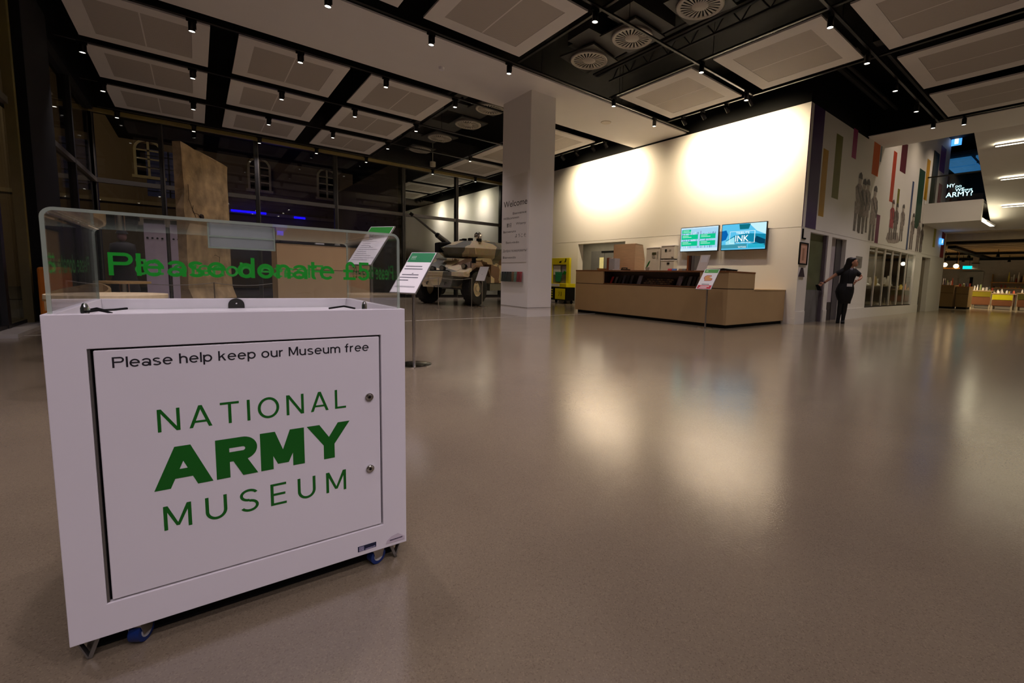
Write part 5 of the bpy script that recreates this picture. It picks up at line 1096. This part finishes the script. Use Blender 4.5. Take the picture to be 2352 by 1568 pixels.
# ================================================================ WOMAN IN BLACK
WM = thing('person', 'woman with long dark hair in black top and skirt, arm held out, by the doorway', 'person', (-4.12, 12.40, 0), math.atan2(.316, .949))
SKIN = mat('skin', 'c08a6c', .55, var=.05); HAIR = mat('dark_hair', '130d0b', .45, var=.3, scale=40, stretch=(8, 8, 1)); CLOTH = mat('black_cloth', '0c0b0d', .8, var=.2, scale=20); TIGHT = mat('black_tights', '0d0c0d', .6)
def skin_mesh(name, pts, edges, root, m, parent, sub=2):
    me = bpy.data.meshes.new(name); me.from_pydata([p[:3] for p in pts], edges, []); me.materials.append(m)
    o = bpy.data.objects.new(name, me); COL.objects.link(o); o.parent = parent
    o.modifiers.new('skin', 'SKIN'); 
    for i, p in enumerate(pts):
        sv = me.skin_vertices[0].data[i]; sv.radius = (p[3], p[4] if len(p) > 4 else p[3]); sv.use_root = (i == root)
    o.modifiers['skin'].use_smooth_shade = True
    s = o.modifiers.new('sub', 'SUBSURF'); s.levels = sub; s.render_levels = sub
    return o
# x: image right, y: away from the viewer, z: up
body = [(.04, 0, .84, .145, .12), (.07, 0, 1.03, .105, .085), (.10, .01, 1.22, .13, .09), (.12, .01, 1.32, .10, .07), (.135, .0, 1.39, .045, .045), (.15, -.005, 1.45, .05, .05),
        (-.05, .0, 1.30, .055), (-.145, -.02, 1.235, .045), (-.235, -.05, 1.15, .038), (-.32, -.08, 1.075, .034), (-.405, -.10, 1.00, .024),
        (.245, .02, 1.285, .055), (.31, .05, 1.225, .045), (.365, .07, 1.16, .038), (.34, .01, 1.115, .032), (.295, -.05, 1.075, .024),
        (-.02, 0, .78, .10), (-.02, -.01, .48, .058), (-.025, .01, .30, .052), (-.045, .02, .08, .034),
        (.10, .02, .78, .10), (.075, .02, .48, .058), (.07, .03, .30, .052), (.06, .03, .08, .034)]
ed = [(0, 1), (1, 2), (2, 3), (3, 4), (4, 5), (3, 6), (6, 7), (7, 8), (8, 9), (9, 10), (3, 11), (11, 12), (12, 13), (13, 14), (14, 15), (0, 16), (16, 17), (17, 18), (18, 19), (0, 20), (20, 21), (21, 22), (22, 23)]
BODY = skin_mesh('body', body, ed, 0, SKIN, WM)
# head in profile, facing image right
def ell(cx, cy, z, rx, ry, n=20): return [(cx+rx*math.cos(2*math.pi*k/n), cy+ry*math.sin(2*math.pi*k/n), z) for k in range(n)]
hp = [(1.405, .175, .035, .035), (1.415, .20, .055, .045), (1.44, .19, .080, .058), (1.48, .18, .090, .068), (1.52, .168, .095, .073), (1.56, .16, .092, .073), (1.60, .15, .075, .062), (1.622, .145, .04, .035)]
MB().loft([ell(x, 0, z, rx, ry) for z, x, rx, ry in hp]).build('head', SKIN, WM, smooth=80)
MB().loft([[(.262, -.012, 1.535), (.262, .012, 1.535), (.255, .014, 1.53), (.255, -.014, 1.53)], [(.284, -.013, 1.495), (.284, .013, 1.495), (.255, .017, 1.49), (.255, -.017, 1.49)], [(.268, -.01, 1.485), (.268, .01, 1.485), (.255, .012, 1.482), (.255, -.012, 1.482)]]).build('nose', SKIN, WM, smooth=80)
MB().ball((.258, 0, 1.452), .012, .022, .006).build('lips', mat('lips', '8a4440', .5), WM, 60)
for s in (-1, 1):
    MB().ball((.247, s*.03, 1.525), .012, .012, .008).build('eye', mat('eye_dark', '1a1210', .3), WM, 60); MB().tube([(.25, s*.045, 1.54), (.258, s*.03, 1.546), (.26, s*.012, 1.542)], .004, 5).build('eyebrow', HAIR, WM)
    MB().ball((.155, s*.074, 1.50), .018, .008, .03).build('ear', SKIN, WM, 60)
# hair: cap plus a long fall behind the far shoulder side (image left)
MB().loft([ell(.135, 0, 1.632, .05, .045), ell(.135, 0, 1.615, .095, .078), ell(.128, 0, 1.58, .108, .088), ell(.115, 0, 1.54, .10, .088), ell(.09, -.005, 1.48, .085, .085), ell(.06, -.01, 1.40, .085, .08), ell(.03, -.02, 1.30, .085, .07), ell(.02, -.03, 1.20, .08, .06), ell(.03, -.035, 1.12, .06, .045), ell(.04, -.035, 1.07, .02, .02)]).build('hair', HAIR, WM, smooth=80)
# clothes
def tubecloth(name, prof, m, cap=True, n=24): return MB().loft([ell(cx, cy, z, rx, ry, n) for z, cx, cy, rx, ry in prof], cap=cap).build(name, m, WM, smooth=80)
tubecloth('top', [(.96, .065, 0, .165, .125), (1.03, .07, 0, .15, .115), (1.12, .08, 0, .155, .12), (1.22, .10, .005, .172, .125), (1.29, .105, .005, .175, .11), (1.335, .115, .005, .13, .085), (1.37, .13, 0, .065, .06)], CLOTH)
for p, q, r0, r1 in (((.0, 0, 1.305), (-.155, -.025, 1.225), .078, .06), ((.19, .012, 1.305), (.325, .055, 1.21), .078, .056)): MB().cyl(p, q, r0, r1, 16).build('sleeve', CLOTH, WM, smooth=60)
MB().prism([(.11, -.075, 1.36), (.15, -.08, 1.29), (.185, -.07, 1.36), (.16, -.065, 1.375)], (0, -.006, 0)).build('collar', mat('collar_pale', '8a8792', .6), WM)
tubecloth('skirt', [(.50, .06, 0, .13, .10), (.56, .055, 0, .14, .12), (.66, .045, 0, .175, .145), (.78, .04, 0, .20, .155), (.88, .05, 0, .19, .145), (.98, .062, 0, .16, .12), (1.0, .065, 0, .15, .115)], CLOTH)
for k, L4 in ((0, [(-.02, -.005, .55, .066), (-.02, -.005, .46, .06), (-.025, .015, .32, .058), (-.035, .015, .2, .047), (-.045, .02, .06, .040)]), (1, [(.08, .02, .55, .066), (.075, .02, .46, .06), (.07, .035, .32, .058), (.065, .035, .2, .047), (.06, .03, .06, .040)])):
    MB().tube([p[:3] for p in L4], [p[3] for p in L4], 14).build('tights_leg', TIGHT, WM, smooth=80)
for x, y in ((-.045, .0), (.06, .01)):
    MB().loft([[(x+dx*sx, y+.02+dy*sy, z) for dx, dy in ((-.04, .07), (.04, .07), (.045, -.05), (.03, -.15), (-.03, -.15), (-.045, -.05))] for z, sx, sy in ((0, 1, 1), (.035, 1, 1), (.06, .85, .6), (.085, .8, .35))]).build('shoe', BLACK, WM, smooth=50)
# hands
def hand(o, d, side, curl, par):
    "palm and five fingers; o wrist, d pointing direction, side thumb side"
    d = Vector(d).normalized(); side = Vector(side).normalized(); up = d.cross(side); o = Vector(o)
    pts = [(*o, .022), (*(o+d*.05), .026, .018), (*(o+d*.085), .03, .016)]; E_ = [(0, 1), (1, 2)]
    for k, (off, ln) in enumerate(((.028, .062), (.010, .072), (-.009, .066), (-.027, .05))):
        b = o+d*.088+side*off; m1 = b+d*ln*.5-up*curl*.012; m2 = b+d*ln*.8-up*curl*.04
        i = len(pts); pts += [(*b, .0095), (*m1, .0085), (*m2, .0075)]; E_ += [(2, i), (i, i+1), (i+1, i+2)]
    b = o+d*.03+side*.03; i = len(pts); pts += [(*b, .011), (*(b+d*.03+side*.025), .0095), (*(b+d*.058+side*.03-up*curl*.01), .008)]; E_ += [(1, i), (i, i+1), (i+1, i+2)]
    return skin_mesh('hand', pts, E_, 0, SKIN, par, 1)
hand((-.405, -.10, 1.0), (-.75, -.2, -.6), (-.5, .3, .6), .8, WM)
hand((.295, -.05, 1.075), (-.6, -.35, -.55), (-.2, -.6, .7), .8, WM)
MB().cyl((-.39, -.095, 1.012), (-.405, -.10, 1.0), .028, n=14).build('bracelet', mat('strap_red', '5a1a1a', .5), WM)
t = MB().hexa([(-.045, -.012, -.06), (.035, -.012, -.10), (.035, .012, -.10), (-.045, .012, -.06)], [(-.03, -.012, .09), (.05, -.012, .05), (.05, .012, .05), (-.03, .012, .09)]).build('black_pouch', BLACK); 
mw3 = Matrix.Translation(WM.location) @ Matrix.Rotation(WM.rotation_euler.z, 4, 'Z'); pz = mw3 @ Vector((-.525, -.135, .875)); t.location = pz; t.rotation_euler = (0, R(-25), WM.rotation_euler.z)
tag(t, 'small black pouch held in the outstretched hand of the woman', 'pouch')
bd = MB().box(-.055, .055, -.006, 0, -.035, .035).build('name_badge', PAPER, WM); bd.location = (.135, -.165, .955)
MB().tube([(.10, -.09, 1.35), (.11, -.145, 1.2), (.125, -.155, 1.05), (.135, -.165, .99)], .004, 5).build('lanyard', CLOTH, WM)
# ================================================================ SHOP BEYOND THE HALL
struct('wall_shop', MB().box(-9.2, -9.0, 25, 37, 0, 3.2), MATS['shop_wall']); struct('wall_shop', MB().box(-9, MUX, 25.0, 25.2, 0, 3.3), WALLW)
sc_ = struct('ceiling', MB().box(-9, 8.5, 25.7, 37, 3.05, 3.2), BLACK)
slat = mat('slat_wood', 'b59a70', .6, var=.1, stretch=(.5, 6, 6))
for k in range(11):
    y = 26.0+k*1.0
    MB().box(-8.8, 6, y, y+.7, 2.86, 2.92).build('ceiling_slat', slat, sc_)
for y, x in ((0, -4.6), (1, -2.2)): MB().box(x, x+.28, 26, 36.8, 2.74, 2.85).build('service_beam', BLACK, sc_)
MB().box(-8.8, 6, 30.6, 30.85, 2.72, 2.83).build('service_beam', BLACK, sc_); MB().box(-8.8, 6, 35.6, 35.9, 2.68, 2.83).build('service_beam', BLACK, sc_)
# lights
def shop_lamp(x, y, label, e=190):
    t = thing('shop_spotlight', label, 'spotlight', (x, y, 2.5), 0, 'shop spotlights'); MB().lathe([(.001, .16), (.05, .16), (.07, 0), (.06, 0), (.05, .02), (.001, .02)], n=14).build('body', BLACK, t, 40); MB().lathe([(.001, .012), (.055, .012), (.055, .02), (.001, .02)], n=14).build('lens', LENS, t); MB().cyl((0, 0, .16), (0, 0, .36), .01).build('stem', BLACK, t)
    l_ = bpy.data.lights.get('shop_spot') or bpy.data.lights.new('shop_spot', 'SPOT'); l_.energy = e; l_.color = (1, .84, .58); l_.spot_size = R(130); l_.spot_blend = 1; l_.shadow_soft_size = .06
    lo = bpy.data.objects.new('bulb', l_); COL.objects.link(lo); lo.parent = t; lo.location = (0, 0, -.01)
for i, (x, y) in enumerate(((-6.0, 28.5), (-5.3, 30.4), (-4.45, 30.0), (-3.3, 29.2), (-2.2, 31.2), (-1.0, 30.2), (-5.2, 33.6), (-3.4, 34.2), (-1.6, 33.8))):
    shop_lamp(x, y, 'shop ceiling spotlight %s' % ('over the till counter', 'above the paper goods', 'beside the yellow fronted tables', 'between the black beams', 'above the right hand tables', 'at the right edge', 'near the back door', 'over the wall shelves', 'far right at the back')[i])
for px, py, l in ((2170, 608, 'left'), (2196, 611, 'right')):
    p = ony(px, py, 29.5); t = thing('pendant_lamp', '%s warm glowing pendant bulb on the shop lighting bar' % l, 'pendant lamp', p); MB().ball((0, 0, 0), .11).build('bulb_glass', glow('pendant', 'ffd89a', 6.), t, 60); MB().cyl((0, 0, .1), (0, 0, 2.858-p.z), .012).build('cord', BLACK, t)
p = ony(2182, 616, 29.64); t = MB().box(-.55, .38, -.03, .03, -.03, .03).box(-.5, -.485, -.008, .008, .03, 2.85-p.z).box(.285, .3, -.008, .008, .03, 2.85-p.z).build('lighting_bar', mat('bar_brass', 'b07a30', .4, .6)); t.location = p; tag(t, 'brass coloured bar below the pendant bulbs', 'bar')
p = ony(2226, 614, 34.5); t = thing('exit_sign', 'small turquoise lit exit sign hanging in the shop', 'sign', p); MB().box(-.28, .28, -.02, .02, -.09, .09).build('panel', glow('exit_teal', '0fc3c0', 1.6), t); MB().cyl((0, 0, .09), (0, 0, .7), .01).build('hanger', BLACK, t)
p = ony(2242, 600, 34); t = thing('ceiling_column', 'short grey ceiling fitting post in the shop', 'fitting', (p.x, 34, 2.1)); MB().box(-.12, .12, -.12, .12, 0, .76).build('post', mat('post_grey', '9a948c', .6), t); MB().box(-.16, .16, -.16, .16, .3, .34).build('collar', DARKMET, t)
# back wall with door and shelves
t = struct('door_4', MB().box(-5.8, -4.7, 36.9, 37.0, 0, 2.05), mat('pale_grey_door', 'a8a49e', .5)); MB().box(-5.3, -5.15, 36.88, 36.9, .8, 1.7).build('vision_panel', BLACK, t)
WD = mat('shop_wood', 'a5763e', .5, var=.1, stretch=(1, 5, 5))
SH = thing('wall_shelves', 'wooden wall shelves with goods at the back of the shop', 'shelves', (-4.3, 36.3, 0))
for z in (1.05, 1.38): MB().box(0, 1.7, 0, .55, z, z+.05).build('shelf', WD, SH)
MB().box(0, .06, .45, .55, 0, 1.9).box(1.64, 1.7, .45, .55, 0, 1.9).build('upright', WD, SH)
SH2 = thing('wall_shelves', 'dark framed wall shelves with pale goods at the right edge', 'shelves', (-2.3, 36.3, 0))
for z in (.9, 1.25, 1.6): MB().box(0, 2.6, 0, .55, z, z+.05).build('shelf', mat('shelf_tan', 'a08a70', .5), SH2)
MB().box(0, .06, .45, .55, 0, 2.0).build('upright', DARKMET, SH2)
def counter(nm, label, x0, x1, y0, y1, z, band):
    t = thing(nm, label, 'counter', (x0, y0, 0)); w, d = x1-x0, y1-y0
    MB().box(.04, w-.04, .04, d-.04, 0, .09).build('plinth', BLACK, t); MB().box(0, w, 0, d, .09, z-.04).build('cabinet', mat('shop_laminate', '8a6f45', .5, var=.04), t); MB().box(-.01, w+.01, -.01, d+.01, z-.04, z).build('top', WD, t)
    MB().box(.0, w, -.004, 0, z*.66, z*.66+.012).build('groove', BLACK, t)
    if band: MB().box(.05, w-.05, -.02, -.003, z*.55, z-.06).build('yellow_front', mat('shop_yellow_'+band, band, .5), t)
    return t
counter('till_counter', 'tan till counter next to the mural wall in the shop', -5.35, -4.55, 28.0, 29.0, 1.13, None)
counter('till_counter', 'dark till counter end beside the tan till counter', -4.5, -4.05, 28.3, 29.3, 1.08, None)
def table(label, x0, x1, y0, y1, z, col):
    t = thing('shop_table', label, 'table', (x0, y0, 0), 0, 'shop display tables'); w, d = x1-x0, y1-y0
    MB().box(0, w, 0, d, z-.05, z).build('tabletop', mat('table_top', 'b89a74', .5), t); MB().box(.04, w-.04, 0.01, .03, z-.32, z-.06).build('drawer_front', mat('drawer_'+col, col, .5), t); MB().box(.04, w-.04, .01, .03, .2, z-.34).build('lower_front', mat('table_low', '7a4a2a', .5), t)
    MB().box(.04, w-.04, .03, d-.02, .17, z-.06).build('carcass', mat('table_low', '7a4a2a', .5), t)
    for x in (.02, w-.08):
        for y in (.02, d-.08): MB().box(x, x+.06, y, y+.06, 0, z-.05).build('leg', mat('leg_pale', 'b9a98c', .5), t)
table('shop display table with olive drawer front, nearest the till', -4.35, -3.55, 31.0, 31.9, .92, '8a7a08')
table('shop display table with bright yellow drawer front', -3.5, -2.7, 30.4, 31.3, .80, 'd8cc06')
table('shop display table cut by the right edge of the picture', -2.6, -1.5, 30.2, 31.2, .85, '5a5210')
# goods
rnd = random.Random(21); GC = ('f0e6d8', 'e4b690', 'd8d2cc', 'c85a3a', 'f2c890', '8a9a60', 'ffffff', '5a4a60', 'e0d060', '9a3a30', '3a3a40')
def goods(n, x0, x1, y0, y1, z, label, grp, hmin=.06, hmax=.22):
    for i in range(n):
        h = rnd.uniform(hmin, hmax); w = rnd.uniform(.05, .085); c = rnd.choice(GC); k = rnd.random(); m = mat('goods_'+c, c, .5, var=.15, scale=20)
        x = x0+(x1-x0)*(i+.5)/n; y = y0+(y1-y0)*((i % 2)*.7+.3*rnd.random())
        if k < .4: o = MB().lathe([(.001, h), (w*.25, h), (w*.28, h*.75), (w*.5, h*.6), (w*.5, 0), (.001, 0)], n=12).build('bottle', m, None, 40); cat = 'bottle'
        elif k < .7: o = MB().prism([(-w/2, -.02, 0), (w/2, -.02, 0), (w/2, .015, h), (-w/2, .015, h)], (0, .025, 0)).build('book', m); cat = 'book'
        else: o = MB().lathe([(.001, h*.5), (w*.55, h*.6), (w*.62, h*.3), (w*.5, 0), (.001, 0)], n=12).build('mug', m, None, 40); cat = 'mug'
        o.location = (x, y, z); tag(o, 'small %s among %s' % (cat, label), cat, grp)
goods(9, -5.3, -4.65, 28.2, 28.6, 1.131, 'the paper goods on the tan till counter', 'goods on the till counter', .1, .4)
goods(6, -4.45, -4.1, 28.5, 29.0, 1.081, 'the goods on the dark till counter', 'goods on the dark till counter')
goods(12, -4.3, -3.6, 31.2, 31.7, .921, 'the goods on the olive fronted table', 'goods on the olive table', .1, .3)
goods(10, -3.45, -2.75, 30.6, 31.1, .801, 'the goods on the yellow fronted table', 'goods on the yellow table')
goods(10, -2.5, -1.6, 30.4, 31.0, .851, 'the goods on the table at the right edge', 'goods on the right table', .1, .3)
goods(10, -4.2, -2.7, 36.45, 36.7, 1.101, 'the goods on the lower wooden shelf', 'goods on the lower shelf')
goods(9, -3.6, -2.7, 36.45, 36.7, 1.431, 'the goods on the upper wooden shelf', 'goods on the upper shelf', .2, .6)
for z in (.951, 1.301, 1.651): goods(10, -2.2, .2, 36.45, 36.7, z, 'the goods on the right wall shelves', 'goods on the right shelves')
# blue running man sign on the end of the mural wall
t = thing('exit_sign', 'small blue lit sign on the end of the mural wall', 'sign', (MUX+.02, 24.1, 2.9)); MB().box(0, .05, -.25, .25, -.12, .12).build('panel', glow('exit_blue', '4a9cff', 1.6), t); MB().prism([(.051, -.08, -.07), (.051, .05, -.07), (.051, .08, .07), (.051, -.04, .07)], (.003, 0, 0)).build('pictogram', glow('exit_white', 'e8f4ff', 2.), t)
p = onx(2167, 327, MUX+.15); t = thing('exit_sign', 'small blue lit sign beside the upper gallery opening', 'sign', (-4.35, 24.05, ony(2167, 327, 24.0).z)); MB().box(-.16, .16, -.03, .0, -.2, .2).build('panel', MATS['exit_blue'], t); MB().box(-.06, .06, -.034, -.03, -.14, .14).build('pictogram', MATS['exit_white'], t)
